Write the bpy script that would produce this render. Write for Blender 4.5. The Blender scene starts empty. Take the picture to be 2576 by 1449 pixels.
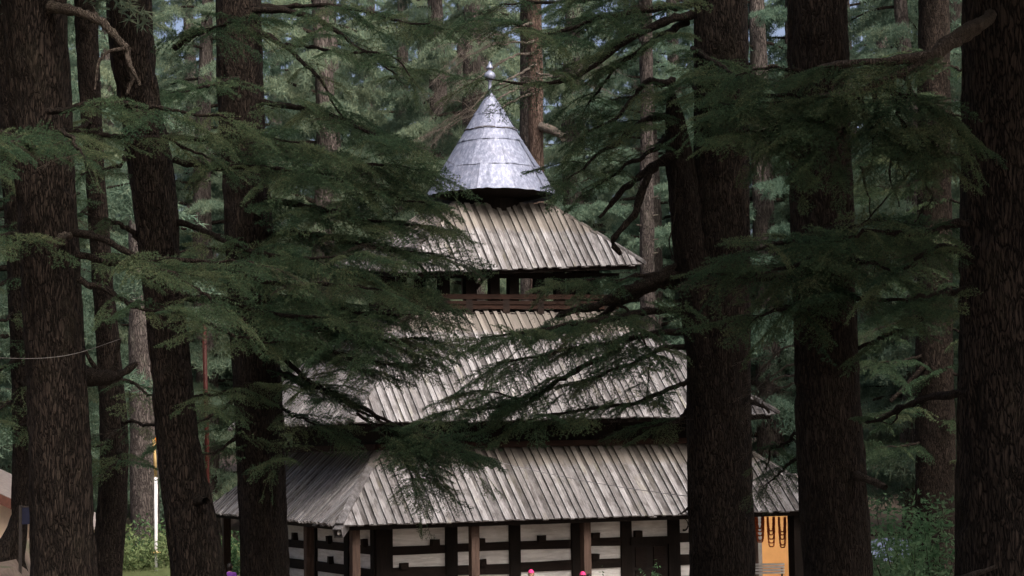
import bpy, math, random
import numpy as np
from mathutils import Matrix, Vector

# ------------------------------------------------------------------ camera, world, sun, exposure
sc = bpy.context.scene
COL = sc.collection
PW, PH, F = 2576.0, 1449.0, 5000.0           # measuring frame and focal length in its pixels
CAM = Vector((0.0, 0.0, 4.9))
PITCH, ROLL = math.atan((1150 - PH / 2) / F), 0.015
_fw = Vector((0, math.cos(PITCH), math.sin(PITCH)))
_up0 = Vector((0, -math.sin(PITCH), math.cos(PITCH)))
_rt0 = Vector((1, 0, 0))
RT = _rt0 * math.cos(ROLL) - _up0 * math.sin(ROLL)
UP = _up0 * math.cos(ROLL) + _rt0 * math.sin(ROLL)
cam_d = bpy.data.cameras.new('camera')
cam_d.sensor_width = 36.0
cam_d.lens = 36.0 * F / PW
cam_d.clip_start, cam_d.clip_end = 0.1, 2000
cam = bpy.data.objects.new('camera', cam_d)
COL.objects.link(cam)
cam.matrix_world = Matrix((
    (RT.x, UP.x, -_fw.x, CAM.x), (RT.y, UP.y, -_fw.y, CAM.y), (RT.z, UP.z, -_fw.z, CAM.z), (0, 0, 0, 1)))
sc.camera = cam

SUN_EL, SUN_AZ = math.radians(46), math.radians(142)      # azimuth from +Y clockwise: behind and right of the viewer
wd = bpy.data.worlds.new('World')
sc.world = wd
wd.use_nodes = True
nt = wd.node_tree
bg = nt.nodes['Background']
sky = nt.nodes.new('ShaderNodeTexSky')
sky.sky_type = 'NISHITA'
sky.sun_disc = False
sky.sun_elevation = SUN_EL
sky.sun_rotation = SUN_AZ
sky.air_density, sky.dust_density, sky.ozone_density = 0.55, 10.0, 0.6
nt.links.new(sky.outputs[0], bg.inputs[0])
bg.inputs[1].default_value = 0.15
sun_d = bpy.data.lights.new('sun', 'SUN')
sun_d.energy = 1.15
sun_d.angle = math.radians(28)
sun_d.color = (1.0, 0.98, 0.95)
sun = bpy.data.objects.new('sun', sun_d)
COL.objects.link(sun)
_s = Vector((math.sin(SUN_AZ) * math.cos(SUN_EL), math.cos(SUN_AZ) * math.cos(SUN_EL), math.sin(SUN_EL)))
sun.rotation_euler = _s.to_track_quat('Z', 'Y').to_euler()
sc.view_settings.view_transform = 'Standard'
sc.view_settings.look = 'None'
sc.view_settings.gamma = 1.0
sc.view_settings.exposure = 1.3
sc.cycles.max_bounces = 4
sc.cycles.diffuse_bounces = 2
sc.cycles.transmission_bounces = 2
sc.cycles.use_adaptive_sampling = True
sc.cycles.adaptive_threshold = 0.015
sc.cycles.use_denoising = True
sc.cycles.transparent_max_bounces = 4

rng = np.random.default_rng(7)
random.seed(7)


def P(px, py, depth):
    """point seen at (px, py) of the 2576-wide picture, depth metres along the view axis"""
    dx, dy = (px - PW / 2) / F, -(py - PH / 2) / F
    return CAM + (_fw + RT * dx + UP * dy) * depth


# ------------------------------------------------------------------ materials
MATS = {}


def new_mat(name):
    m = bpy.data.materials.new(name)
    m.use_nodes = True
    MATS[name] = m
    t = m.node_tree
    return m, t, t.nodes['Principled BSDF']


def N(t, kind, **kw):
    n = t.nodes.new(kind)
    for k, v in kw.items():
        setattr(n, k, v)
    return n


def mapped(t, scale, coord='Object', loc=(0, 0, 0)):
    tc = N(t, 'ShaderNodeTexCoord')
    mp = N(t, 'ShaderNodeMapping')
    mp.inputs['Scale'].default_value = scale
    mp.inputs['Location'].default_value = loc
    t.links.new(tc.outputs[coord], mp.inputs['Vector'])
    return mp.outputs[0]


def noise(t, vec, scale, detail=4, rough=0.55):
    n = N(t, 'ShaderNodeTexNoise')
    n.inputs['Scale'].default_value = scale
    n.inputs['Detail'].default_value = detail
    n.inputs['Roughness'].default_value = rough
    t.links.new(vec, n.inputs['Vector'])
    return n.outputs['Fac']


def ramp(t, fac, stops):
    r = N(t, 'ShaderNodeValToRGB')
    e = r.color_ramp.elements
    while len(e) < len(stops):
        e.new(0.5)
    for el, (p, c) in zip(e, stops):
        el.position = p
        el.color = (*c, 1) if len(c) == 3 else c
    t.links.new(fac, r.inputs[0])
    return r.outputs[0]


def mixc(t, fac, a, b, mode='MIX'):
    m = N(t, 'ShaderNodeMix', data_type='RGBA', blend_type=mode)
    for sock, v in ((m.inputs[0], fac), (m.inputs[6], a), (m.inputs[7], b)):
        if isinstance(v, (int, float)):
            sock.default_value = v
        elif isinstance(v, tuple):
            sock.default_value = (*v, 1)
        else:
            t.links.new(v, sock)
    return m.outputs[2]


def math_n(t, op, a, b=None, clamp=False):
    m = N(t, 'ShaderNodeMath', operation=op, use_clamp=clamp)
    for i, v in enumerate((a, b)):
        if v is None:
            continue
        if isinstance(v, (int, float)):
            m.inputs[i].default_value = v
        else:
            t.links.new(v, m.inputs[i])
    return m.outputs[0]


def bump(t, bsdf, h, strength, dist=0.02):
    b = N(t, 'ShaderNodeBump')
    b.inputs['Strength'].default_value = strength
    b.inputs['Distance'].default_value = dist
    t.links.new(h, b.inputs['Height'])
    t.links.new(b.outputs[0], bsdf.inputs['Normal'])


def plain(name, col, rough=0.7, metal=0.0, var=0.25, scale=6, bumpy=0.15):
    m, t, b = new_mat(name)
    v = mapped(t, (1, 1, 1))
    n = noise(t, v, scale, 6, 0.6)
    c0 = tuple(c * (1 - var) for c in col)
    c1 = tuple(min(1, c * (1 + var)) for c in col)
    t.links.new(ramp(t, n, [(0.3, c0), (0.7, c1)]), b.inputs['Base Color'])
    b.inputs['Roughness'].default_value = rough
    b.inputs['Metallic'].default_value = metal
    b.inputs['Specular IOR Level'].default_value = 0.5 if metal else 0.2
    if bumpy:
        bump(t, b, noise(t, v, scale * 6, 5), bumpy, 0.01)
    return m


def bark_mat(name, dark, mid, light, sc_=1.0):
    m, t, b = new_mat(name)
    v = mapped(t, (17 * sc_, 17 * sc_, 2.6 * sc_))
    n1 = noise(t, v, 1.6, 6, 0.65)
    vo = N(t, 'ShaderNodeTexVoronoi', feature='DISTANCE_TO_EDGE')
    vo.inputs['Scale'].default_value = 1.5
    wv = mapped(t, (15 * sc_, 15 * sc_, 2.5 * sc_))
    dv = N(t, 'ShaderNodeVectorMath', operation='ADD')
    nn = N(t, 'ShaderNodeTexNoise')
    nn.inputs['Scale'].default_value = 1.2
    t.links.new(wv, nn.inputs['Vector'])
    t.links.new(wv, dv.inputs[0])
    ns_ = N(t, 'ShaderNodeVectorMath', operation='SCALE')
    ns_.inputs['Scale'].default_value = 1.8
    t.links.new(nn.outputs['Color'], ns_.inputs[0])
    t.links.new(ns_.outputs[0], dv.inputs[1])
    t.links.new(dv.outputs[0], vo.inputs['Vector'])
    crack = ramp(t, vo.outputs['Distance'], [(0.02, (0, 0, 0)), (0.2, (1, 1, 1))])
    big = noise(t, mapped(t, (0.9, 0.9, 0.35)), 1.3, 3)
    c = ramp(t, n1, [(0.25, dark), (0.55, mid), (0.8, light)])
    c = mixc(t, ramp(t, big, [(0.4, (0, 0, 0)), (0.7, (0.55, 0.55, 0.55))]), c, tuple(x * 0.9 for x in light))
    c = mixc(t, crack, tuple(x * 0.7 for x in dark), c)
    oi = N(t, 'ShaderNodeObjectInfo')
    lich = noise(t, mapped(t, (1.6, 1.6, 0.8)), 1.5, 5, 0.7)
    c = mixc(t, ramp(t, lich, [(0.52, (0, 0, 0)), (0.72, (0.4, 0.4, 0.4))]), c, (mid[0] * 1.5, mid[1] * 1.75, mid[2] * 1.5))
    c = mixc(t, math_n(t, 'MULTIPLY', oi.outputs['Random'], 0.4), c, tuple(x * 0.7 for x in mid))
    t.links.new(c, b.inputs['Base Color'])
    b.inputs['Roughness'].default_value = 0.9
    b.inputs['Specular IOR Level'].default_value = 0.12
    h = math_n(t, 'ADD', math_n(t, 'MULTIPLY', crack, 0.7), n1)
    bump(t, b, h, 1.0, 0.05)
    return m


bark_mat('bark', (0.008, 0.006, 0.005), (0.034, 0.0255, 0.0205), (0.09, 0.068, 0.055))
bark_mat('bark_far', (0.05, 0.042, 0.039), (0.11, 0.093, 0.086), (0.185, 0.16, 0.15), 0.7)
bark_mat('bark_red', (0.075, 0.053, 0.043), (0.155, 0.108, 0.088), (0.24, 0.175, 0.15), 0.7)
bark_mat('limb_bark', (0.016, 0.012, 0.01), (0.04, 0.031, 0.025), (0.08, 0.062, 0.05), 1.6)
bark_mat('dead_wood', (0.06, 0.047, 0.038), (0.13, 0.105, 0.086), (0.22, 0.185, 0.155), 1.6)
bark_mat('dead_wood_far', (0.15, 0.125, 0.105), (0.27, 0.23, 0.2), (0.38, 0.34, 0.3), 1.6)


def leaf_mat(name, a, b_, c_, trans=0.4):
    m, t, b = new_mat(name)
    t.nodes.remove(b)
    oi = N(t, 'ShaderNodeObjectInfo')
    n = math_n(t, 'ADD', math_n(t, 'MULTIPLY', noise(t, mapped(t, (1, 1, 1)), 1.4, 1), 0.5), math_n(t, 'MULTIPLY', noise(t, mapped(t, (1, 1, 1)), 16.0, 0), 0.6))
    fac = math_n(t, 'ADD', math_n(t, 'MULTIPLY', n, 0.8), math_n(t, 'MULTIPLY', oi.outputs['Random'], 0.3))
    col = ramp(t, fac, [(0.3, a), (0.55, b_), (0.85, c_)])
    df = N(t, 'ShaderNodeBsdfDiffuse')
    t.links.new(col, df.inputs['Color'])
    tr = N(t, 'ShaderNodeBsdfTranslucent')
    t.links.new(col, tr.inputs['Color'])
    mx = N(t, 'ShaderNodeMixShader')
    mx.inputs[0].default_value = trans
    t.links.new(df.outputs[0], mx.inputs[1])
    t.links.new(tr.outputs[0], mx.inputs[2])
    t.links.new(mx.outputs[0], t.nodes['Material Output'].inputs['Surface'])
    return m


leaf_mat('needles', (0.038, 0.078, 0.05), (0.082, 0.135, 0.076), (0.175, 0.2, 0.11), 0.45)
leaf_mat('needles_far_lit', (0.082, 0.142, 0.108), (0.14, 0.205, 0.15), (0.225, 0.262, 0.17), 0.5)  # needle colour lightened to stand for more light on the background forest
leaf_mat('leaf_shrub', (0.05, 0.10, 0.05), (0.08, 0.15, 0.07), (0.13, 0.2, 0.09))
leaf_mat('leaf_yellow', (0.10, 0.15, 0.07), (0.17, 0.22, 0.10), (0.26, 0.28, 0.15))
leaf_mat('leaf_teal', (0.05, 0.11, 0.06), (0.09, 0.18, 0.09), (0.17, 0.26, 0.15))


def wood_roof(name, gscale, zb, side, gain=1.0, blo=0.47):
    """weathered roof boards: sheltered beige strip above height zb, grey mottled wood below"""
    m, t, b = new_mat(name)
    tc = N(t, 'ShaderNodeTexCoord')
    sep = N(t, 'ShaderNodeSeparateXYZ')
    t.links.new(tc.outputs['Object'], sep.inputs[0])
    oi = N(t, 'ShaderNodeObjectInfo')
    off = N(t, 'ShaderNodeVectorMath', operation='ADD')
    cmb = N(t, 'ShaderNodeCombineXYZ')
    rz = math_n(t, 'MULTIPLY', oi.outputs['Random'], 37.0)
    for i in range(3):
        t.links.new(rz, cmb.inputs[i])
    t.links.new(tc.outputs['Object'], off.inputs[0])
    t.links.new(cmb.outputs[0], off.inputs[1])
    mp = N(t, 'ShaderNodeMapping')
    mp.inputs['Scale'].default_value = gscale
    t.links.new(off.outputs[0], mp.inputs['Vector'])
    grain = noise(t, mp.outputs[0], 2.2, 7, 0.7)
    mp2 = N(t, 'ShaderNodeMapping')
    mp2.inputs['Scale'].default_value = tuple(2.6 if g > 5 else 1.1 for g in gscale)
    t.links.new(off.outputs[0], mp2.inputs['Vector'])
    blot = noise(t, mp2.outputs[0], 1.7, 6, 0.72)
    grey = ramp(t, grain, [(0.25, (0.08, 0.077, 0.08)), (0.5, (0.205, 0.2, 0.206)), (0.72, (0.41, 0.405, 0.415))])
    grey = mixc(t, ramp(t, blot, [(blo, (0, 0, 0)), (blo + 0.15, (0.88, 0.88, 0.88))]), grey, (0.07, 0.062, 0.06))
    moss = noise(t, mp2.outputs[0], 0.6, 4, 0.6)
    grey = mixc(t, ramp(t, moss, [(0.58, (0, 0, 0)), (0.75, (0.45, 0.45, 0.45))]), grey, (0.2, 0.19, 0.1))
    beige = ramp(t, grain, [(0.25, (0.115, 0.103, 0.092)), (0.55, (0.185, 0.168, 0.15)), (0.8, (0.275, 0.256, 0.235))])
    wob = noise(t, mapped(t, (3.2, 3.2, 0.7)), 1.5, 5, 0.7)
    zz = math_n(t, 'ADD', sep.outputs['Z'], math_n(t, 'MULTIPLY', math_n(t, 'SUBTRACT', wob, 0.5), 0.7))
    up = math_n(t, 'MULTIPLY', math_n(t, 'SUBTRACT', zz, zb), 7.0, True)
    col = mixc(t, up, grey, beige)
    col = mixc(t, math_n(t, 'MULTIPLY', oi.outputs['Random'], 0.95), col, mixc(t, 1.0, col, (0.5, 0.48, 0.47), 'MULTIPLY'))
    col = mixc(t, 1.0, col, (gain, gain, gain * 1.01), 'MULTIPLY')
    t.links.new(col, b.inputs['Base Color'])
    b.inputs['Specular IOR Level'].default_value = 0.3
    b.inputs['Roughness'].default_value = 0.62
    bump(t, b, grain, 0.5, 0.012)
    return m


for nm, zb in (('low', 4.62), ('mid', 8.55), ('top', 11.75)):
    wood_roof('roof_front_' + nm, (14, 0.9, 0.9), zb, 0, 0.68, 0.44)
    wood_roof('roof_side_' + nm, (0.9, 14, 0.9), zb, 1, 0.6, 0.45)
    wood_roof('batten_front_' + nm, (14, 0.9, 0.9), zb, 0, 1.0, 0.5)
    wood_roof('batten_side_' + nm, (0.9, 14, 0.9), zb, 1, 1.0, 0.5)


def metal_mat():
    m, t, b = new_mat('zinc_sheet')
    oi = N(t, 'ShaderNodeObjectInfo')
    v = mapped(t, (7, 7, 0.8))
    st = noise(t, v, 1.6, 6, 0.7)
    bl = noise(t, mapped(t, (1, 1, 1)), 2.4, 5, 0.65)
    c = ramp(t, st, [(0.3, (0.1, 0.115, 0.165)), (0.5, (0.165, 0.185, 0.255)), (0.72, (0.34, 0.365, 0.45))])
    c = mixc(t, ramp(t, bl, [(0.5, (0, 0, 0)), (0.75, (0.3, 0.3, 0.3))]), c, (0.15, 0.14, 0.17))
    c = mixc(t, math_n(t, 'MULTIPLY', oi.outputs['Random'], 0.4), c, mixc(t, 1.0, c, (0.66, 0.66, 0.68), 'MULTIPLY'))
    t.links.new(c, b.inputs['Base Color'])
    b.inputs['Metallic'].default_value = 0.35
    t.links.new(ramp(t, bl, [(0.3, (0.42, 0.42, 0.42)), (0.7, (0.66, 0.66, 0.66))]), b.inputs['Roughness'])
    bump(t, b, bl, 0.25, 0.03)


metal_mat()


def plaster_mat():
    m, t, b = new_mat('plaster')
    v = mapped(t, (1, 1, 1))
    st = noise(t, mapped(t, (1.3, 1.3, 9)), 1.4, 5, 0.65)
    bl = noise(t, v, 1.1, 5, 0.65)
    c = ramp(t, st, [(0.3, (0.46, 0.45, 0.44)), (0.6, (0.68, 0.67, 0.66))])
    c = mixc(t, ramp(t, bl, [(0.52, (0, 0, 0)), (0.75, (0.55, 0.55, 0.55))]), c, (0.36, 0.335, 0.31))
    t.links.new(c, b.inputs['Base Color'])
    b.inputs['Roughness'].default_value = 0.92
    bump(t, b, st, 0.6, 0.02)


plaster_mat()


def timber_mat(name, a, b_, gs=(9, 9, 0.8)):
    m, t, b = new_mat(name)
    g = noise(t, mapped(t, gs), 2.0, 6, 0.7)
    oi = N(t, 'ShaderNodeObjectInfo')
    c = ramp(t, g, [(0.3, a), (0.7, b_)])
    c = mixc(t, math_n(t, 'MULTIPLY', oi.outputs['Random'], 0.5), c, a)
    t.links.new(c, b.inputs['Base Color'])
    b.inputs['Roughness'].default_value = 0.75
    b.inputs['Specular IOR Level'].default_value = 0.12
    bump(t, b, g, 0.6, 0.012)


timber_mat('timber_dark', (0.004, 0.003, 0.0025), (0.014, 0.009, 0.007))
timber_mat('timber_beam', (0.006, 0.004, 0.0035), (0.022, 0.014, 0.011), (0.9, 0.9, 9))
timber_mat('timber_red', (0.009, 0.0045, 0.003), (0.034, 0.016, 0.011), (0.9, 0.9, 9))
timber_mat('timber_post', (0.035, 0.022, 0.017), (0.1, 0.068, 0.055))
plain('orange_paint', (0.74, 0.38, 0.14), 0.8, var=0.1, scale=2)
plain('cream_paint', (0.72, 0.56, 0.42), 0.85, var=0.12, scale=1.4)
plain('fascia_brown', (0.13, 0.055, 0.04), 0.7)
plain('tin_roof', (0.3, 0.26, 0.25), 0.55, 0.3)
plain('red_paint', (0.06, 0.015, 0.011), 0.55, var=0.3)
plain('white_paint', (0.72, 0.72, 0.74), 0.5, var=0.1)
plain('yellow_paint', (0.62, 0.45, 0.2), 0.6, var=0.25)
plain('flag_cloth', (0.75, 0.25, 0.02), 0.85, var=0.15)
plain('sign_blue', (0.02, 0.022, 0.045), 0.5)
plain('sign_back', (0.045, 0.038, 0.034), 0.7)
plain('cloth_purple', (0.20, 0.06, 0.36), 0.85, var=0.2, scale=14)
plain('cloth_dark', (0.04, 0.04, 0.05), 0.85)
plain('cloth_blue', (0.08, 0.12, 0.2), 0.85)
plain('cap_pink', (0.78, 0.05, 0.20), 0.75, var=0.12)
plain('skin', (0.38, 0.21, 0.14), 0.55, var=0.08)
plain('hair', (0.012, 0.009, 0.008), 0.45)
plain('marigold', (0.24, 0.05, 0.015), 0.9, var=0.6, scale=26)
plain('tarp_blue', (0.2, 0.24, 0.36), 0.5, var=0.2)
plain('wire', (0.22, 0.22, 0.23), 0.5, bumpy=0)
plain('rope', (0.11, 0.105, 0.1), 0.8, bumpy=0)
plain('horn', (0.025, 0.02, 0.018), 0.5)
plain('lamp_glass', (0.8, 0.8, 0.78), 0.2, bumpy=0)
plain('door_dark', (0.008, 0.005, 0.004), 0.7)
plain('stone', (0.22, 0.205, 0.19), 0.9, var=0.3, scale=3, bumpy=0.5)


def ground_mat():
    m, t, b = new_mat('forest_floor')
    v = mapped(t, (1, 1, 1))
    n1 = noise(t, v, 0.35, 6, 0.65)
    n2 = noise(t, v, 5, 6, 0.7)
    c = ramp(t, n2, [(0.3, (0.10, 0.075, 0.058)), (0.6, (0.2, 0.15, 0.12)), (0.8, (0.28, 0.22, 0.18))])
    c = mixc(t, ramp(t, n1, [(0.5, (0, 0, 0)), (0.66, (0.8, 0.8, 0.8))]), c, (0.06, 0.085, 0.035))
    t.links.new(c, b.inputs['Base Color'])
    b.inputs['Roughness'].default_value = 0.95
    bump(t, b, n2, 0.8, 0.06)


ground_mat()

# ------------------------------------------------------------------ mesh helpers
def mesh_np(name, verts, faces, mats, midx=None, smooth=False):
    """faces: list of int arrays (n, k), or one list of tuples"""
    me = bpy.data.meshes.new(name)
    verts = np.asarray(verts, dtype=np.float32).reshape(-1, 3)
    if isinstance(faces, list) and faces and isinstance(faces[0], (tuple, list)):
        me.from_pydata(verts.tolist(), [], faces)
    else:
        if not isinstance(faces, list):
            faces = [faces]
        loops = np.concatenate([f.ravel() for f in faces]).astype(np.int32)
        tot = np.concatenate([np.full(len(f), f.shape[1]) for f in faces]).astype(np.int32)
        start = np.concatenate([[0], np.cumsum(tot)[:-1]]).astype(np.int32)
        me.vertices.add(len(verts))
        me.vertices.foreach_set('co', verts.ravel())
        me.loops.add(len(loops))
        me.loops.foreach_set('vertex_index', loops)
        me.polygons.add(len(tot))
        me.polygons.foreach_set('loop_start', start)
        me.polygons.foreach_set('loop_total', tot)
        me.update(calc_edges=True)
    for mm in mats:
        me.materials.append(MATS[mm])
    if midx is not None:
        me.polygons.foreach_set('material_index', np.asarray(midx, dtype=np.int32))
    if smooth:
        me.polygons.foreach_set('use_smooth', np.ones(len(me.polygons), dtype=bool))
    me.update()
    return me


def link(name, data, parent=None, loc=None):
    o = bpy.data.objects.new(name, data)
    COL.objects.link(o)
    if parent is not None:
        o.parent = parent
    if loc is not None:
        o.location = loc
    return o


def tag(o, label=None, cat=None, group=None, kind=None):
    if label:
        o['label'] = label
    if cat:
        o['category'] = cat
    if group:
        o['group'] = group
    if kind:
        o['kind'] = kind
    return o


class MB:
    """collects simple solids into one mesh"""
    def __init__(self):
        self.v, self.f = [], []

    def add(self, vs, fs):
        n = len(self.v)
        self.v += [tuple(v) for v in vs]
        self.f += [tuple(i + n for i in f) for f in fs]

    def box(self, x0, x1, y0, y1, z0, z1, jit=0.0):
        vs = [(x, y, z) for z in (z0, z1) for y in (y0, y1) for x in (x0, x1)]
        if jit:
            vs = [tuple(c + random.uniform(-jit, jit) for c in v) for v in vs]
        self.add(vs, [(0, 2, 3, 1), (4, 5, 7, 6), (0, 1, 5, 4), (2, 6, 7, 3), (0, 4, 6, 2), (1, 3, 7, 5)])

    def bar(self, p, q, w, h, up=(0, 0, 1)):
        p, q = Vector(p), Vector(q)
        d = (q - p).normalized()
        s = d.cross(Vector(up)).normalized()
        u = s.cross(d).normalized()
        vs = [c + s * (a * w / 2) + u * (b * h / 2) for c in (p, q) for a, b in ((-1, -1), (1, -1), (1, 1), (-1, 1))]
        self.add(vs, [(3, 2, 1, 0), (4, 5, 6, 7), (0, 1, 5, 4), (1, 2, 6, 5), (2, 3, 7, 6), (3, 0, 4, 7)])

    def tube(self, pts, radii, n=8, cap=True):
        v, f = tube_np(np.array([tuple(p) for p in pts], float), np.array(radii, float), n)
        b = len(self.v)
        self.v += [tuple(x) for x in v]
        self.f += [tuple(int(i) + b for i in q) for q in f]
        if cap:
            self.f.append(tuple(b + i for i in range(n))[::-1])
            m = len(v) - n
            self.f.append(tuple(b + m + i for i in range(n)))

    def lathe(self, prof, n=16, cx=0, cy=0):
        b = len(self.v)
        for r, z in prof:
            for i in range(n):
                a = 2 * math.pi * i / n
                self.v.append((cx + r * math.cos(a), cy + r * math.sin(a), z))
        for k in range(len(prof) - 1):
            for i in range(n):
                j = (i + 1) % n
                self.f.append((b + k * n + i, b + k * n + j, b + (k + 1) * n + j, b + (k + 1) * n + i))
        self.f.append(tuple(b + i for i in range(n))[::-1])
        self.f.append(tuple(b + (len(prof) - 1) * n + i for i in range(n)))

    def build(self, name, mat, parent=None, smooth=False, loc=None):
        me = mesh_np(name, self.v, self.f, [mat], smooth=smooth)
        return link(name, me, parent, loc)


def frames(pts):
    d = np.gradient(pts, axis=0)
    d /= np.linalg.norm(d, axis=1, keepdims=True) + 1e-9
    ref = np.array([0, 0, 1.0]) if abs(d[:, 2]).mean() < 0.8 else np.array([1.0, 0, 0])
    s = np.cross(d, ref)
    s /= np.linalg.norm(s, axis=1, keepdims=True) + 1e-9
    u = np.cross(s, d)
    return d, s, u


def tube_np(pts, radii, n=8):
    d, s, u = frames(pts)
    a = np.arange(n) * 2 * np.pi / n
    ring = s[:, None, :] * np.cos(a)[None, :, None] + u[:, None, :] * np.sin(a)[None, :, None]
    v = pts[:, None, :] + ring * radii[:, None, None]
    m = len(pts)
    i = np.arange(m - 1)[:, None] * n
    j = np.arange(n)[None, :]
    k = (j + 1) % n
    f = np.stack([i + j, i + k, i + n + k, i + n + j], axis=-1).reshape(-1, 4)
    return v.reshape(-1, 3), f


def spline(pts, n):
    """Catmull-Rom through rows of pts, n samples"""
    pts = np.asarray(pts, float)
    if len(pts) == 2:
        t = np.linspace(0, 1, n)[:, None]
        return pts[0] * (1 - t) + pts[1] * t
    p = np.vstack([2 * pts[0] - pts[1], pts, 2 * pts[-1] - pts[-2]])
    seg = np.linalg.norm(np.diff(pts[:, :3], axis=0), axis=1)
    cum = np.concatenate([[0], np.cumsum(seg)])
    ts = np.linspace(0, cum[-1], n)
    out = np.empty((n, pts.shape[1]))
    for k, tt in enumerate(ts):
        i = min(int(np.searchsorted(cum, tt, side='right') - 1), len(seg) - 1)
        x = (tt - cum[i]) / (seg[i] + 1e-9)
        a, b, c, d = p[i], p[i + 1], p[i + 2], p[i + 3]
        out[k] = 0.5 * (2 * b + (c - a) * x + (2 * a - 5 * b + 4 * c - d) * x * x + (3 * b - 3 * c + d - a) * x ** 3)
    return out


def vnoise(x, y, perx, seed):
    """periodic (in x) value noise in 0..1"""
    r = np.random.default_rng(seed)
    tab = r.random((perx, 512))
    xi, yi = np.floor(x).astype(int), np.floor(y).astype(int)
    xf, yf = x - xi, y - yi
    xf, yf = xf * xf * (3 - 2 * xf), yf * yf * (3 - 2 * yf)
    x0, x1 = xi % perx, (xi + 1) % perx
    y0, y1 = yi % 512, (yi + 1) % 512
    return (tab[x0, y0] * (1 - xf) + tab[x1, y0] * xf) * (1 - yf) + (tab[x0, y1] * (1 - xf) + tab[x1, y1] * xf) * yf


# ------------------------------------------------------------------ terrain
def sstep(a, b, x):
    t = np.clip((x - a) / (b - a), 0, 1)
    return t * t * (3 - 2 * t)


def ground_z(x, y):
    x, y = np.asarray(x, float), np.asarray(y, float)
    z = 3.2 * (1 - sstep(4, 44, y))
    z = z + 2.75 * sstep(0, 1.2, -x - 0.222 * y) * sstep(28, 40, y) * (1 - sstep(66, 84, y))
    z = z + 0.09 * np.clip(y - 95, 0, None) + 0.0012 * np.clip(y - 120, 0, 200) ** 1.4
    z = z + 0.12 * (np.sin(x * 0.7 + 1.3) * np.cos(y * 0.53) + 0.6 * np.sin(x * 1.9 + y * 1.3)) * (
        1 - sstep(-14, -9, x) * (1 - sstep(10, 14, x)) * sstep(44, 50, y) * (1 - sstep(72, 78, y)))
    return z


gx = np.concatenate([np.linspace(-320, -42, 40), np.linspace(-40, 40, 161), np.linspace(42, 320, 40)])
gy = np.concatenate([np.linspace(-120, -12, 22), np.linspace(-10, 90, 201), np.linspace(92, 520, 90)])
GX, GY = np.meshgrid(gx, gy)
gv = np.stack([GX, GY, ground_z(GX, GY)], -1).reshape(-1, 3)
ii = (np.arange(len(gy) - 1)[:, None] * len(gx) + np.arange(len(gx) - 1)[None, :]).ravel()
gf = np.stack([ii, ii + 1, ii + len(gx) + 1, ii + len(gx)], 1)
tag(link('ground', mesh_np('ground', gv, gf, ['forest_floor'], smooth=True)), 'brown forest floor sloping down to the temple clearing', kind='structure')


def gz(x, y):
    return float(ground_z(x, y))


# ------------------------------------------------------------------ the temple
TH = math.radians(25)
U2, V2 = Vector((math.cos(TH), math.sin(TH), 0)), Vector((-math.sin(TH), math.cos(TH), 0))
FL = Vector((-4.70, 54.0, 0.0))              # ground point under the near left eave corner
W1, D1 = 16.06, 12.6
OFF = (W1 / 2, D1 / 2)
TC = FL + U2 * OFF[0] + V2 * OFF[1]
temple = link('temple', None)
temple.location = TC
temple.rotation_euler = (0, 0, TH)
temple.empty_display_size = 0.5
tag(temple, 'three tiered wooden pagoda temple topped by a metal cone, standing in the clearing', 'temple')


def L(a, b, z):
    """eave-corner coordinates (metres along front, metres back) to temple space"""
    return Vector((a - OFF[0], b - OFF[1], z))


def a_on_front(px, b):
    """distance along the front for picture column px on the plane b metres behind the eave"""
    k = (px - PW / 2) / F
    o = FL + V2 * b
    return (k * o.y - o.x) / (U2.x - k * U2.y)


def b_on_left(px, a):
    k = (px - PW / 2) / F
    o = FL + U2 * a
    return (k * o.y - o.x) / (V2.x - k * V2.y)


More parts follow.
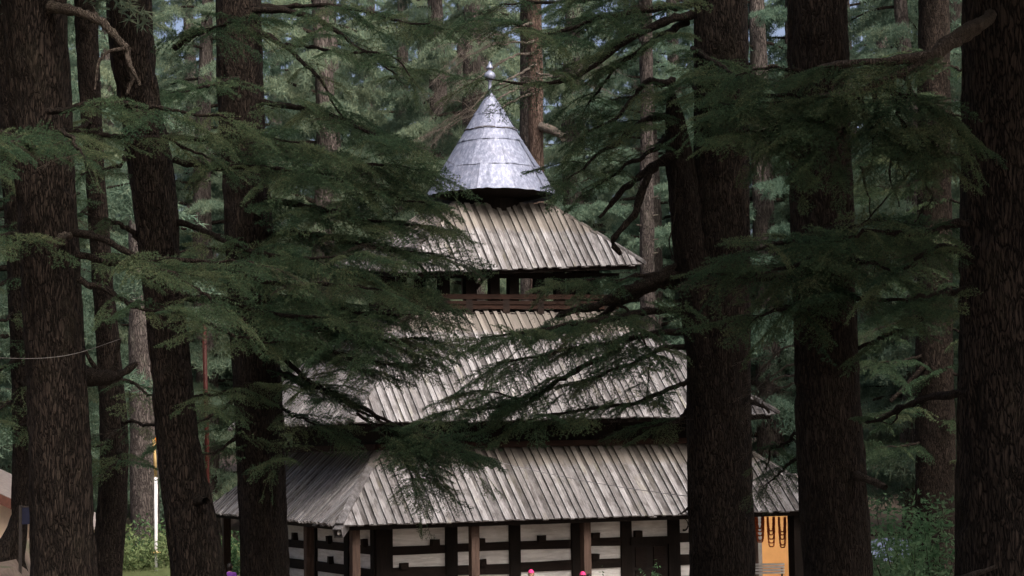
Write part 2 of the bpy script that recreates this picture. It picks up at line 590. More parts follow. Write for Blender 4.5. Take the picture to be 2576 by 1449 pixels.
def roof_face(roof, eL, eR, tL, tR, pitch, mats, detail=True, zone=''):
    """boards and cover battens on one hip-roof face; all corners in temple space"""
    e = (eR - eL)
    W = e.length
    e = e.normalized()
    g = (tL - eL) - e * (tL - eL).dot(e)
    nrm = e.cross(g).normalized()
    if nrm.z < 0:
        nrm = -nrm
    g = nrm.cross(e).normalized()
    if g.z < 0:
        g = -g
    sl, sr = (tL - eL).dot(e), (tR - eL).dot(e)
    HL, HR = (tL - eL).dot(g), (tR - eL).dot(g)

    def lim(s):
        if s <= sl:
            return HL * max(s, 0.0) / max(sl, 1e-6)
        if s >= sr:
            return HR * max(W - s, 0.0) / max(W - sr, 1e-6)
        return HL + (HR - HL) * (s - sl) / (sr - sl)

    def board(s0, s1, lo, off, th):
        ss = [s0] + [k for k in (sl, sr) if s0 < k < s1] + [s1]
        top = [(s, max(lim(s), lo + 0.015)) for s in ss][::-1]
        poly = [(s0, lo), (s1, lo)] + top
        vs = [eL + e * s + g * h + nrm * off for s, h in poly] + [eL + e * s + g * h + nrm * (off + th) for s, h in poly]
        n = len(poly)
        fs = [tuple(range(n))[::-1], tuple(range(n, 2 * n))] + [(i, (i + 1) % n, (i + 1) % n + n, i + n) for i in range(n)]
        return vs, fs

    nb = int(round(W / pitch))
    p = W / nb
    joined = MB()
    wds = [random.uniform(.72, 1.3) for _ in range(nb)]
    sc_w = W / sum(wds)
    cums = [0.0]
    for q in wds:
        cums.append(cums[-1] + q * sc_w)
    for i in range(nb):
        s0, s1 = cums[i] + 0.004, cums[i + 1] - 0.004
        vs, fs = board(s0, s1, -0.10 + random.uniform(-0.03, 0.02) - (0.06 if random.random() < .08 else 0), 0.03 + random.uniform(0, 0.008), 0.03)
        cw = p * random.uniform(0.36, 0.7)
        c0 = cums[i] - cw * 0.5 + random.uniform(-0.02, 0.02)
        c0, c1 = max(c0, 0.0), min(max(c0, 0.0) + cw, W)
        vb, fb = board(c0, c1, -0.15 + random.uniform(-0.03, 0.02), 0.062 + random.uniform(0, 0.012), 0.10 if 'side' in mats else 0.05)
        if detail:
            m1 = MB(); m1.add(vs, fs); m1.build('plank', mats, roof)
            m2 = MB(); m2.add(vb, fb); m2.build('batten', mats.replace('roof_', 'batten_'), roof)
        else:
            joined.add(vs, fs)
            joined.add(vb, fb)
    if not detail:
        o = joined.build('planking', mats, roof)
        o['kind'] = 'stuff'


def hip_roof(name, ea, eb, ez, ta, tb, tz, key, pitch=0.28, label=None):
    """ea=(a0,a1), eb=(b0,b1) eave rectangle; ez = heights FL,FR,BR,BL; ta,tb,tz the same at the top"""
    E = [L(ea[0], eb[0], ez[0]), L(ea[1], eb[0], ez[1]), L(ea[1], eb[1], ez[2]), L(ea[0], eb[1], ez[3])]
    T = [L(ta[0], tb[0], tz[0]), L(ta[1], tb[0], tz[1]), L(ta[1], tb[1], tz[2]), L(ta[0], tb[1], tz[3])]
    vs = E + T + [v - Vector((0, 0, 0.05)) for v in E]
    m = MB()
    m.add(vs, [(0, 1, 5, 4), (1, 2, 6, 5), (2, 3, 7, 6), (3, 0, 4, 7), (7, 4, 5, 6), (11, 10, 9, 8), (0, 8, 9, 1), (1, 9, 10, 2), (2, 10, 11, 3), (3, 11, 8, 0)])
    roof = m.build(name, 'timber_dark', temple)
    if label:
        roof['label'] = label
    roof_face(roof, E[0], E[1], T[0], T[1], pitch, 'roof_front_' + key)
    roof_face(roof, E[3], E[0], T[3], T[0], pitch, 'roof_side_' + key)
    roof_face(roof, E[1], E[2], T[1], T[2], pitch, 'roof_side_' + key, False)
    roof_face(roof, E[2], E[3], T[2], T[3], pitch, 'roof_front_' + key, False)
    # hip boards
    for i in range(4):
        d = (T[i] - E[i]).normalized()
        a = E[i] - d * 0.16 + Vector((0, 0, 0.10))
        b = T[i] + Vector((0, 0, 0.10))
        h = MB()
        h.bar(a, b, 0.24, 0.075)
        h.build('hip_board', 'roof_front_' + key, roof)
    # rafters' fascia below the eave
    for i in range(4):
        j = (i + 1) % 4
        f = MB()
        c = (E[0] + E[2]) / 2
        ins = lambda q: q + (Vector((c.x, c.y, q.z)) - q).normalized() * 0.16 + Vector((0, 0, -0.115))
        f.bar(ins(E[i]), ins(E[j]), 0.10, 0.12)
        f.build('fascia', 'timber_dark', roof)
    return roof, E, T


# lower roof
RA0, RA1 = a_on_front(953, 2.1), a_on_front(1828, 2.1)
low, E1, T1 = hip_roof('lower_roof', (0, W1), (0, D1), (3.16, 3.2, 3.2, 3.28), (RA0, RA1), (2.1, 10.2), (5.16, 5.26, 5.2, 5.1), 'low',
                       label='wide lowest tier of grey weathered roof boards')
# middle roof
A2, A2r = a_on_front(881, .7), a_on_front(1942, .7)
B2, B2r = a_on_front(1041, 3.8), a_on_front(1536, 3.8)
mid, E2, T2r = hip_roof('middle_roof', (A2, A2r), (0.7, 11.7), (5.94, 6.12, 6.07, 5.95), (B2, B2r), (3.8, 8.6), (9.2, 9.33, 9.3, 9.2), 'mid',
                        label='middle tier of weathered roof boards under the open gallery')
# upper roof
k3, k3r = a_on_front(997, 3.0), a_on_front(1613, 3.0)
m3 = a_on_front(1378, 4.65)
top, E3, T3r = hip_roof('upper_roof', (k3, k3r), (3.0, 7.9), (10.38, 10.84, 11.15, 10.95), (m3 - 3.1, m3), (4.65, 6.6), (12.62, 12.72, 12.72, 12.62), 'top',
                        label='small top tier of pale roof boards below the metal cone')

# ridge beam rows where each tier meets the next storey
for (a0, a1, b0, b1, z0, z1) in ((RA0 - .16, RA1 + .16, 1.94, 10.36, 5.12, 5.22),):
    for (p, q) in (((a0, b0, z0), (a1, b0, z1)), ((a0, b1, z0), (a0, b0, z0)), ((a1, b0, z1), (a1, b1, z1))):
        m = MB()
        m.bar(L(*p) + Vector((0, 0, 0.12)), L(*q) + Vector((0, 0, 0.12)), 0.16, 0.17)
        m.build('ridge_beam', 'timber_red', temple)
# storey walls (dark board boxes) below middle and upper roofs
m = MB()
m.box(RA0 + .07 - OFF[0], RA1 - .07 - OFF[0], 2.24 - OFF[1], 10.1 - OFF[1], 4.9, 6.9)
m.build('storey_wall', 'timber_dark', temple)
na = 12
for i in range(na):
    m = MB()
    ws = (RA1 - RA0 - .2) / na
    aa = RA0 + .1 + ws * i
    m.box(aa - OFF[0], aa + ws - 0.03 - OFF[0], 2.19 - OFF[1], 2.235 - OFF[1], 5.2, 6.4)
    m.build('wall_board', 'timber_dark', temple)

# gallery between middle and upper roof
ga0, ga1 = a_on_front(1041, 3.7), a_on_front(1546, 3.7)
gb0, gb1 = 3.7, 7.3
m = MB()
m.box(ga0 - OFF[0], ga1 - OFF[0], gb0 - OFF[1], gb1 - OFF[1], 9.14, 9.26)
m.build('gallery_floor', 'timber_dark', temple)
for lvl, (z, r) in enumerate(((9.38, 0.055), (9.52, 0.055), (9.70, 0.075))):
    for (p, q) in (((ga0 - .12, gb0, z), (ga1 + .12, gb0, z + .12)), ((ga0, gb0 - .12, z), (ga0, gb1, z)), ((ga1, gb0 - .1, z + .12), (ga1, gb1, z + .12)), ((ga0, gb1, z), (ga1, gb1, z + .12))):
        m = MB()
        m.bar(L(*p), L(*q), r * 2.0, r * 2.0)
        m.build('gallery_rail', 'timber_red', temple)
for px in (1045, 1110, 1172, 1265, 1352, 1440, 1520):
    a = a_on_front(px + 6, gb0)
    m = MB()
    m.box(a - .11 - OFF[0], a + .11 - OFF[0], gb0 - .06 - OFF[1], gb0 + .08 - OFF[1], 9.24, 9.72)
    m.build('rail_block', 'timber_beam', temple)
gpb = gb0 + 0.35
for px, w in ((1048, .3), (1108, .33), (1175, .36), (1235, .31), (1283, .33), (1349, .33), (1400, .3), (1449, .3), (1487, .3)):
    a = a_on_front(px + 7, gpb)
    m = MB()
    m.box(a - w / 2 - OFF[0], a + w / 2 - OFF[0], gpb - .1 - OFF[1], gpb + .12 - OFF[1], 9.2, 10.75, 0.012)
    m.build('gallery_post', 'timber_dark', temple)
for b in (5.2, 6.2, 7.1):
    for a, s in ((ga0 + .2, 0), (ga1 - .2, 0)):
        m = MB()
        m.box(a - .13 - OFF[0], a + .13 - OFF[0], b - .13 - OFF[1], b + .13 - OFF[1], 9.2, 10.8, 0.012)
        m.build('gallery_post', 'timber_dark', temple)
m = MB()
a = a_on_front(1197, gpb)
m.bar(L(a, gpb, 10.02), L(a + .32, gpb, 10.42), .1, .1)
m.build('gallery_brace', 'timber_dark', temple)
m = MB()
m.bar(L(ga0 - .2, gpb - .05, 10.36), L(ga1 + .3, gpb - .05, 10.52), .2, .16)
m.build('gallery_beam', 'timber_dark', temple)

# cone roof
_c = Vector((-0.60, 61.8, 0)) - TC
CC = Vector((_c.dot(U2), _c.dot(V2), 0))
ZB, ZT, RB = 12.86, 16.02, 2.06
ZO = 0.17
m = MB()
m.lathe([(0.95, 12.0), (0.95, 12.72), (1.86, 12.93), (0.12, 15.85)], 40, CC.x, CC.y)
cone = m.build('conical_roof', 'timber_dark', temple, loc=(0, 0, ZO))
cone['label'] = 'blue grey sheet metal cone on the top tier'


def cone_r(z):
    t = (ZT - z) / (ZT - ZB)
    return 0.085 + (RB - 0.085) * (t ** 0.97)


for (z0, z1, n, ph, lift) in ((12.86, 13.74, 11, 0.1, 0.0), (13.70, 14.58, 9, 0.42, 0.012), (14.55, 14.98, 8, 0.15, 0.024), (14.94, 15.46, 6, 0.3, 0.05), (15.43, 16.02, 5, 0.0, 0.06)):
    for i in range(n):
        a0, a1 = ph + 2 * math.pi * i / n - 0.025, ph + 2 * math.pi * (i + 1) / n + 0.02
        nu, nv = 9, 6
        vs = []
        lf = lift + 0.008 * (i % 2)
        for jv in range(nv):
            z = z0 + (z1 - z0) * jv / (nv - 1)
            for iu in range(nu):
                a = a0 + (a1 - a0) * iu / (nu - 1)
                r = cone_r(z) + lf + random.uniform(-0.012, 0.012)
                zz = z
                if jv == 0:
                    zz += random.uniform(-0.02, 0.015) + (0.02 * math.sin(a * 3 + 1.0) if z0 < 13 else 0)
                    r += 0.012
                if iu == 0:
                    r += 0.018
                vs.append((CC.x + r * math.cos(a), CC.y + r * math.sin(a), zz))
        fs = [(jv * nu + iu, jv * nu + iu + 1, (jv + 1) * nu + iu + 1, (jv + 1) * nu + iu) for jv in range(nv - 1) for iu in range(nu - 1)]
        mm = MB()
        mm.add(vs, fs)
        mm.build('metal_sheet', 'zinc_sheet', cone, True)
# rolled ring below the cap
m = MB()
pts = []
for i in range(49):
    a = 2 * math.pi * i / 48
    r = cone_r(14.96) + 0.045
    pts.append((CC.x + r * math.cos(a), CC.y + r * math.sin(a), 14.95 + 0.015 * math.sin(a * 5)))
m.tube(pts, [0.03] * 49, 6, False)
m.build('ring', 'sign_back', cone, True)
# finial
fin = MB()
z0 = 16.0
fin.lathe([(0.10, 15.9), (0.13, 16.0), (0.21, 16.05), (0.13, 16.1), (0.07, 16.16), (0.06, 16.4), (0.06, 16.55), (0.12, 16.6), (0.20, 16.67), (0.215, 16.75), (0.17, 16.84), (0.08, 16.90),
           (0.045, 16.94), (0.05, 16.97), (0.14, 16.99), (0.13, 17.02), (0.06, 17.12), (0.01, 17.24)], 20, CC.x, CC.y)
fin.v = [(CC.x + (x - CC.x) * .85, CC.y + (y - CC.y) * .85, 15.95 + (z - 15.95) * .95) for x, y, z in fin.v]
f = fin.build('finial', 'zinc_sheet', cone, True)

# ground storey: plaster walls with timber grid
wb0 = 1.5
wa0 = a_on_front(938, wb0)
wa1, wb1 = 13.6, 11.0
m = MB()
m.box(wa0 + .06 - OFF[0], wa1 - .06 - OFF[0], wb0 + .06 - OFF[1], wb1 - .06 - OFF[1], 0.0, 4.2)
m.build('wall_core', 'timber_dark', temple)
zb = [(0.0, 0.55), (0.95, 1.2), (1.55, 1.84), (2.22, 2.46), (2.98, 3.3)]      # horizontal timber bands


def cols(lst):
    return [(a_on_front(p0, wb0), a_on_front(p1, wb0)) for p0, p1 in lst]


fc = cols([(938, 979), (1112, 1141), (1271, 1298), (1427, 1457), (1550, 1577), (1668, 1697), (1745, 1775)]) + [(wa1 - 1.0, wa1 - .7), (wa1 - .3, wa1)]
for k, (a0, a1) in enumerate(fc):
    m = MB()
    m.box(a0 - OFF[0], a1 - OFF[0], wb0 - .05 - OFF[1], wb0 + .1 - OFF[1], 0, 3.55, 0.012)
    m.build('wall_post', 'timber_dark', temple)
for k in range(len(fc) - 1):
    s0, s1 = fc[k][1], fc[k + 1][0]
    door = (k == 4)
    for bi, (z0, z1) in enumerate(zb):
        if door and bi < 4 and bi > 0:
            continue
        dz = random.uniform(-.025, .025) + 0.012 * k
        m = MB()
        m.box(s0 - OFF[0], s1 - OFF[0], wb0 - .03 - OFF[1], wb0 + .1 - OFF[1], z0, z1, 0)
        m.v = [(x, y, z + (0 if z0 == 0 else dz + random.uniform(-.02, .02))) for x, y, z in m.v]
        m.build('wall_beam', 'timber_beam', temple)
    for bi in range(len(zb) - 1):
        if door and bi < 3:
            continue
        z0, z1 = zb[bi][1] - .05, zb[bi + 1][0] + .05
        m = MB()
        nx, nz = 8, 4
        vs = []
        for iz in range(nz + 1):
            for ix in range(nx + 1):
                bulge = 0.022 * (math.sin(math.pi * ix / nx) * math.sin(math.pi * iz / nz)) + random.uniform(-.004, .004)
                vs.append((s0 - .02 + (s1 - s0 + .04) * ix / nx - OFF[0], wb0 + .03 - bulge - OFF[1], z0 + (z1 - z0) * iz / nz))
        n1 = nx + 1
        m.add(vs, [(iz * n1 + ix, iz * n1 + ix + 1, (iz + 1) * n1 + ix + 1, (iz + 1) * n1 + ix) for iz in range(nz) for ix in range(nx)])
        m.build('plaster_panel', 'plaster', temple, True)
# beam-end pegs on the bands
for px, z in ((1006, 1.84), (1084, 2.46), (1197, 2.46), (1199, 1.86), (1350, 2.47), (1484, 2.5), (1483, 1.89), (1591, 2.52)):
    a = a_on_front(px, wb0)
    m = MB()
    m.box(a - .12 - OFF[0], a + .12 - OFF[0], wb0 - .14 - OFF[1], wb0 + .1 - OFF[1], z - .03, z + .15, .015)
    m.build('beam_end', 'timber_beam', temple)
# carved door
d0, d1 = fc[4][1], fc[5][0]
m = MB()
m.box(d0 - OFF[0], d1 - OFF[0], wb0 + .02 - OFF[1], wb0 + .1 - OFF[1], 0, 2.3)
door = m.build('door', 'door_dark', temple)
door['label'] = 'dark carved wooden doorway in the front wall'
for s in (0, 1):
    aa = d0 + (d1 - d0) * (0.5 * s)
    for zz in (0.2, 0.9, 1.6):
        m = MB()
        m.box(aa + .12 - OFF[0], aa + (d1 - d0) / 2 - .12 - OFF[0], wb0 - .015 - OFF[1], wb0 + .03 - OFF[1], zz, zz + .58)
        m.build('door_panel', 'timber_beam', door)
m = MB()
m.box(d0 - .06 - OFF[0], d1 + .06 - OFF[0], wb0 - .09 - OFF[1], wb0 + .08 - OFF[1], 2.25, 2.48)
m.build('door_lintel', 'timber_dark', temple)
# ram horn on the wall
hp = []
ah = a_on_front(1704, wb0)
for i in range(14):
    t = i / 13
    an = -1.9 + 3.6 * t
    hp.append(L(ah + .03 + .13 * math.cos(an), wb0 - .08, 2.80 + .17 * math.sin(an)))
m = MB()
m.tube(hp, [0.035 - 0.028 * i / 13 for i in range(14)], 8)
m.build('horn', 'horn', temple, True)
# left wall
lc = [(wb0, wb0 + .3)] + [(b_on_left(p1, wa0), b_on_left(p0, wa0)) for p0, p1 in ((862, 873), (779, 791), (690, 702))] + [(wb1 - .3, wb1)]
for k, (b0, b1) in enumerate(lc):
    m = MB()
    m.box(wa0 - .05 - OFF[0], wa0 + .1 - OFF[0], b0 - OFF[1], b1 - OFF[1], 0, 3.55, .012)
    m.build('wall_post', 'timber_dark', temple)
for k in range(len(lc) - 1):
    s0, s1 = lc[k][1], lc[k + 1][0]
    for bi, (z0, z1) in enumerate(zb):
        dz = random.uniform(-.03, .03)
        m = MB()
        m.box(wa0 - .03 - OFF[0], wa0 + .1 - OFF[0], s0 - OFF[1], s1 - OFF[1], z0, z1)
        m.v = [(x, y, z + (0 if z0 == 0 else dz)) for x, y, z in m.v]
        m.build('wall_beam', 'timber_beam', temple)
    for bi in range(len(zb) - 1):
        z0, z1 = zb[bi][1] - .05, zb[bi + 1][0] + .05
        m = MB()
        n = 6
        vs = [(wa0 + .03 - .02 * math.sin(math.pi * i / n) * math.sin(math.pi * j / 3) + random.uniform(-.004, .004) - OFF[0], s0 - .02 + (s1 - s0 + .04) * i / n - OFF[1], z0 + (z1 - z0) * j / 3) for j in range(4) for i in range(n + 1)]
        m.add(vs, [(j * (n + 1) + i, (j + 1) * (n + 1) + i, (j + 1) * (n + 1) + i + 1, j * (n + 1) + i + 1) for j in range(3) for i in range(n)])
        m.build('plaster_panel', 'plaster', temple, True)
for px, z in ((740, 2.46), (826, 2.46), (914, 2.46), (829, 1.86)):
    b = b_on_left(px, wa0)
    m = MB()
    m.box(wa0 - .13 - OFF[0], wa0 + .1 - OFF[0], b - .1 - OFF[1], b + .1 - OFF[1], z - .03, z + .2, .012)
    m.build('beam_end', 'timber_beam', temple)
# verandah posts
vp = [(a_on_front(886, .45), .45), (a_on_front(1183, .45), .45), (a_on_front(1463, .45), .45), (a_on_front(1740, .45), .45), (a_on_front(1987, .45), .45), (15.55, .45)]
va = vp[0][0]
vp += [(va, b_on_left(771, va)), (va, (b_on_left(771, va) + b_on_left(565, va)) / 2), (va, b_on_left(565, va))] + [(15.55, b) for b in (4.2, 8, 12.1)] + [(a, 12.1) for a in (4, 8, 11)]
for k, (a, b) in enumerate(vp):
    w = .115 if k != 4 else .17
    m = MB()
    m.box(a - w - OFF[0], a + w - OFF[0], b - w - OFF[1], b + w - OFF[1], 0.0, 3.12, .012)
    m.build('verandah_post', 'timber_post' if k != 4 else 'timber_dark', temple)
for (p, q) in (((va, .45), (15.55, .45)), ((va, .45), (va, 12.1)), ((15.55, .45), (15.55, 12.1))):
    m = MB()
    m.bar(L(p[0], p[1], 3.2), L(q[0], q[1], 3.2), .18, .2)
    m.build('eave_beam', 'timber_dark', temple)
# box end of the hip with its bulb
c = L(0, 0, 3.05)
ddir = Vector((-1, -1, -0.75)).normalized()
m = MB()
s = ddir.cross(Vector((0, 0, 1))).normalized()
u = s.cross(ddir).normalized()
c0, c1 = c - ddir * .25, c + ddir * .28
for (o1, o2, w, h) in ((0, .12, .26, .03), (-.12, 0, .03, .26), (.12, 0, .03, .26), (0, -.12, .26, .03)):
    m.bar(c0 + s * o1 + u * o2, c1 + s * o1 + u * (o2 * (1.0)), w, h, u)
hb = m.build('hip_spout', 'roof_front_low', temple)
m = MB()
m.lathe([(0.01, -.06), (.045, -.03), (.055, 0), (.045, .04), (.02, .08)], 12)
bl = m.build('bulb', 'lamp_glass', temple, True)
bl.location = c1 - ddir * .08 - u * .03
# stone plinth
m = MB()
m.box(-.1 - OFF[0], W1 + .1 - OFF[0], -.1 - OFF[1], D1 + .1 - OFF[1], -.5, .03)
m.build('plinth', 'stone', temple)

# ------------------------------------------------------------------ foliage prototypes
def needle_tris(pts, dirs, n, ln, wd, r, upb=0.35):
    """n needles in a rosette at every point"""
    k = len(pts)
    base = np.repeat(pts, n, axis=0)
    ax = np.repeat(dirs, n, axis=0)
    d = r.normal(size=(k * n, 3))
    d += ax * 0.7
    d[:, 2] += upb
    d /= np.linalg.norm(d, axis=1, keepdims=True)
    L_ = ln * r.uniform(0.7, 1.3, (k * n, 1))
    s = np.cross(d, r.normal(size=(k * n, 3)))
    s /= np.linalg.norm(s, axis=1, keepdims=True) + 1e-9
    w = wd * 0.5
    v = np.stack([base - s * w, base + s * w, base + d * L_], 1).reshape(-1, 3)
    f = np.arange(len(v)).reshape(-1, 3)
    return v, f


def make_spray(seed, length=1.7, step=0.105, ros=0.062, n=8, ln=0.05, wd=0.0105, sub=True, twig=True, fill=1.0):
    r = np.random.default_rng(seed)
    ax_n = 22
    t = np.linspace(0, 1, ax_n)
    main = np.stack([t * length, 0.10 * np.sin(t * 3 + r.uniform(0, 6)) * t * length * 0.6, -0.16 * t ** 2 * length + 0.03 * np.sin(t * 9 + seed)], 1)
    segs, rads = [main], [(0.011, 0.002)]
    s = 0.06
    side = 1
    while s < 0.985 * length:
        tt = s / length
        p = np.array([np.interp(tt, t, main[:, i]) for i in range(3)])
        ang = math.radians(r.uniform(38, 66)) * side
        l = length * (0.40 * (1 - tt) ** 0.75 + 0.07) * r.uniform(0.65, 1.15)
        k = 8
        q = np.linspace(0, 1, k)
        tz = r.uniform(-0.12, 0.10)
        dr = r.uniform(0.12, 0.42)
        tw = np.stack([p[0] + q * l * math.cos(ang) + 0.12 * q ** 2 * l, p[1] + q * l * math.sin(ang), p[2] + tz * q * l - dr * q ** 2 * l], 1)
        if r.random() < fill:
            segs.append(tw)
            rads.append((0.005, 0.0015))
            if sub:
                ss = 0.05
                sd = 1
                while ss < l * 0.96:
                    qq = ss / l
                    p2 = np.array([np.interp(qq, q, tw[:, i]) for i in range(3)])
                    a2 = ang + math.radians(r.uniform(35, 65)) * sd
                    l2 = (0.05 + 0.30 * l * (1 - qq)) * r.uniform(0.6, 1.2)
                    q2 = np.linspace(0, 1, 5)
                    dz = r.uniform(-0.35, 0.12)
                    segs.append(np.stack([p2[0] + q2 * l2 * math.cos(a2), p2[1] + q2 * l2 * math.sin(a2), p2[2] + dz * q2 * l2 - 0.3 * q2 ** 2 * l2], 1))
                    rads.append((0.003, 0.001))
                    ss += step * r.uniform(0.7, 1.3)
                    sd = -sd
        side = -side
        s += step * r.uniform(0.55, 1.1) * 0.75
    P_, D_ = [], []
    for i, sg in enumerate(segs):
        ll = np.linalg.norm(np.diff(sg, axis=0), axis=1).sum()
        m = max(2, int(ll / ros))
        q = np.linspace(0.05 if i else 0.25, 1, m)
        base = np.linspace(0, 1, len(sg))
        pp = np.stack([np.interp(q, base, sg[:, k]) for k in range(3)], 1)
        d = (sg[-1] - sg[0]) / (np.linalg.norm(sg[-1] - sg[0]) + 1e-9)
        P_.append(pp)
        D_.append(np.repeat(d[None], m, 0))
    P_, D_ = np.vstack(P_), np.vstack(D_)
    v, f = needle_tris(P_, D_, n, ln, wd, r)
    vs, fs, mi = [v], [f], [np.zeros(len(f), int)]
    off = len(v)
    if twig:
        for sg, (r0, r1) in zip(segs, rads):
            tv, tf = tube_np(sg, np.linspace(r0, r1, len(sg)), 3)
            vs.append(tv)
            fs.append(tf + off)
            mi.append(np.ones(len(tf), int))
            off += len(tv)
    return np.vstack(vs), fs, np.concatenate(mi)


SPR = []
for k in range(6):
    v, f, mi = make_spray(100 + k, length=(1.7, 1.5, 1.8, 1.3, 1.7, 1.6)[k], fill=(0.95, 0.9, 0.85, 1.0, 0.6, 0.7)[k])
    SPR.append(mesh_np('foliage_spray', v, f, ['needles', 'limb_bark'], mi))
v, f, mi = make_spray(140, n=1, ros=0.12, fill=0.8)
BARE = mesh_np('dead_spray', v, f, ['dead_wood_far', 'dead_wood_far'], mi)
v, f, mi = make_spray(141, n=1, ros=0.15, fill=0.55, step=0.14)
BARE_NEAR = mesh_np('dead_spray', v, f, ['dead_wood', 'dead_wood'], mi)
LOWV = []
for k in range(3):
    v, f, mi = make_spray(200 + k, length=1.9, step=0.2, ros=0.13, n=3, ln=0.18, wd=0.04, twig=False)
    LOWV.append((v, f[0]))


def basis(d, up=(0, 0, 1), roll=0.0):
    x = np.asarray(d, float)
    x = x / np.linalg.norm(x)
    y = np.cross(np.asarray(up, float), x)
    y /= np.linalg.norm(y) + 1e-9
    z = np.cross(x, y)
    c, s = math.cos(roll), math.sin(roll)
    return np.stack([x, y * c + z * s, z * c - y * s], 1)


def make_crown(seed, H=20.0, R=4.6, limbs=64, low=0.0):
    """layered conifer crown: limbs from z=0 to H around an upright axis"""
    r = np.random.default_rng(seed)
    V, Fq, Ft = [], [], []
    off = 0
    for i in range(limbs):
        t = (i + r.uniform(0, 1)) / limbs
        z = H * t
        ln = R * ((1 - t) ** 0.65 * r.uniform(0.65, 1.15) + 0.1)
        a = i * 2.399 + r.uniform(-0.5, 0.5)
        dr = r.uniform(-0.05, 0.30) + 0.05 * (1 - t)
        q = np.linspace(0, 1, 8)
        wob = r.uniform(-0.25, 0.25)
        pts = np.stack([np.cos(a + wob * q) * q * ln, np.sin(a + wob * q) * q * ln, z + 0.12 * q * ln - dr * q ** 2 * ln], 1)
        tv, tf = tube_np(pts, np.linspace(0.018 + 0.012 * ln, 0.012, 8), 5)
        V.append(tv); Fq.append(tf + off); off += len(tv)
        m = int(2 + ln * 2.5)
        for j in range(m):
            qq = 0.22 + 0.78 * (j + r.uniform(0, 1)) / m
            p = np.array([np.interp(qq, q, pts[:, k]) for k in range(3)])
            sd = 1 if j % 2 else -1
            da = a + sd * math.radians(r.uniform(15, 75))
            d = np.array([math.cos(da), math.sin(da), r.uniform(-0.35, 0.05)])
            s = r.uniform(0.55, 1.15) * (0.55 + 0.45 * (1 - t))
            v, f = LOWV[r.integers(3)]
            v = (v * s) @ basis(d, roll=r.uniform(-0.4, 0.4)).T + p
            V.append(v); Ft.append(f + off); off += len(v)
    fs = [np.vstack(Fq), np.vstack(Ft)]
    mi = np.concatenate([np.ones(len(fs[0]), int), np.zeros(len(fs[1]), int)])
    return mesh_np('crown', np.vstack(V), fs, ['needles_far_lit', 'limb_bark'], mi)


CROWN = [make_crown(301, 19, 4.4, 74), make_crown(302, 22, 5.0, 80), make_crown(303, 16, 4.0, 62)]


def make_trunk_mesh(ctrl, n_ang, dz, amp, mat, seed, flare=0.0, rows=None):
    """ctrl rows (x,y,z,r) from base to top, tree space"""
    c = np.asarray(ctrl, float)
    length = np.linalg.norm(np.diff(c[:, :3], axis=0), axis=1).sum()
    n = max(8, int(length / dz))
    s = spline(c, n)
    pts, rad = s[:, :3], s[:, 3]
    d, sx, ux = frames(pts)
    a = np.arange(n_ang) * 2 * np.pi / n_ang
    h = np.linspace(0, length, n)
    A, Hh = np.meshgrid(a, h)
    circ = 2 * np.pi * float(np.median(rad))
    p1 = max(6, int(circ / 0.1))
    w = vnoise(A / (2 * np.pi) * 8, Hh * 1.3, 8, seed + 5) * 0.9
    n1 = vnoise(A / (2 * np.pi) * p1 + w, Hh / 0.42 + w, p1, seed)
    n2 = vnoise(A / (2 * np.pi) * p1 * 2 + w * 2, Hh / 0.2, p1 * 2, seed + 1)
    ridge = 1 - np.abs(2 * n1 - 1)
    disp = amp * 1.35 * (np.clip(ridge * 1.5, 0, 1) * 0.9 + 0.5 * n2 - 0.8)
    lump = vnoise(A / (2 * np.pi) * 5, Hh / 1.6, 5, seed + 2) - 0.5
    R = rad[:, None] * (1 + 0.10 * lump) + disp
    if flare:
        R = R + flare * np.exp(-Hh / 0.7) * (0.7 + 0.6 * np.abs(np.cos(A * 2.5 + seed)))
    ring = sx[:, None, :] * np.cos(A)[..., None] + ux[:, None, :] * np.sin(A)[..., None]
    v = (pts[:, None, :] + ring * R[..., None]).reshape(-1, 3)
    i = np.arange(n - 1)[:, None] * n_ang
    j = np.arange(n_ang)[None, :]
    k = (j + 1) % n_ang
    f = np.stack([i + j, i + k, i + n_ang + k, i + n_ang + j], -1).reshape(-1, 4)
    return mesh_np('trunk', v, f, [mat], smooth=True)


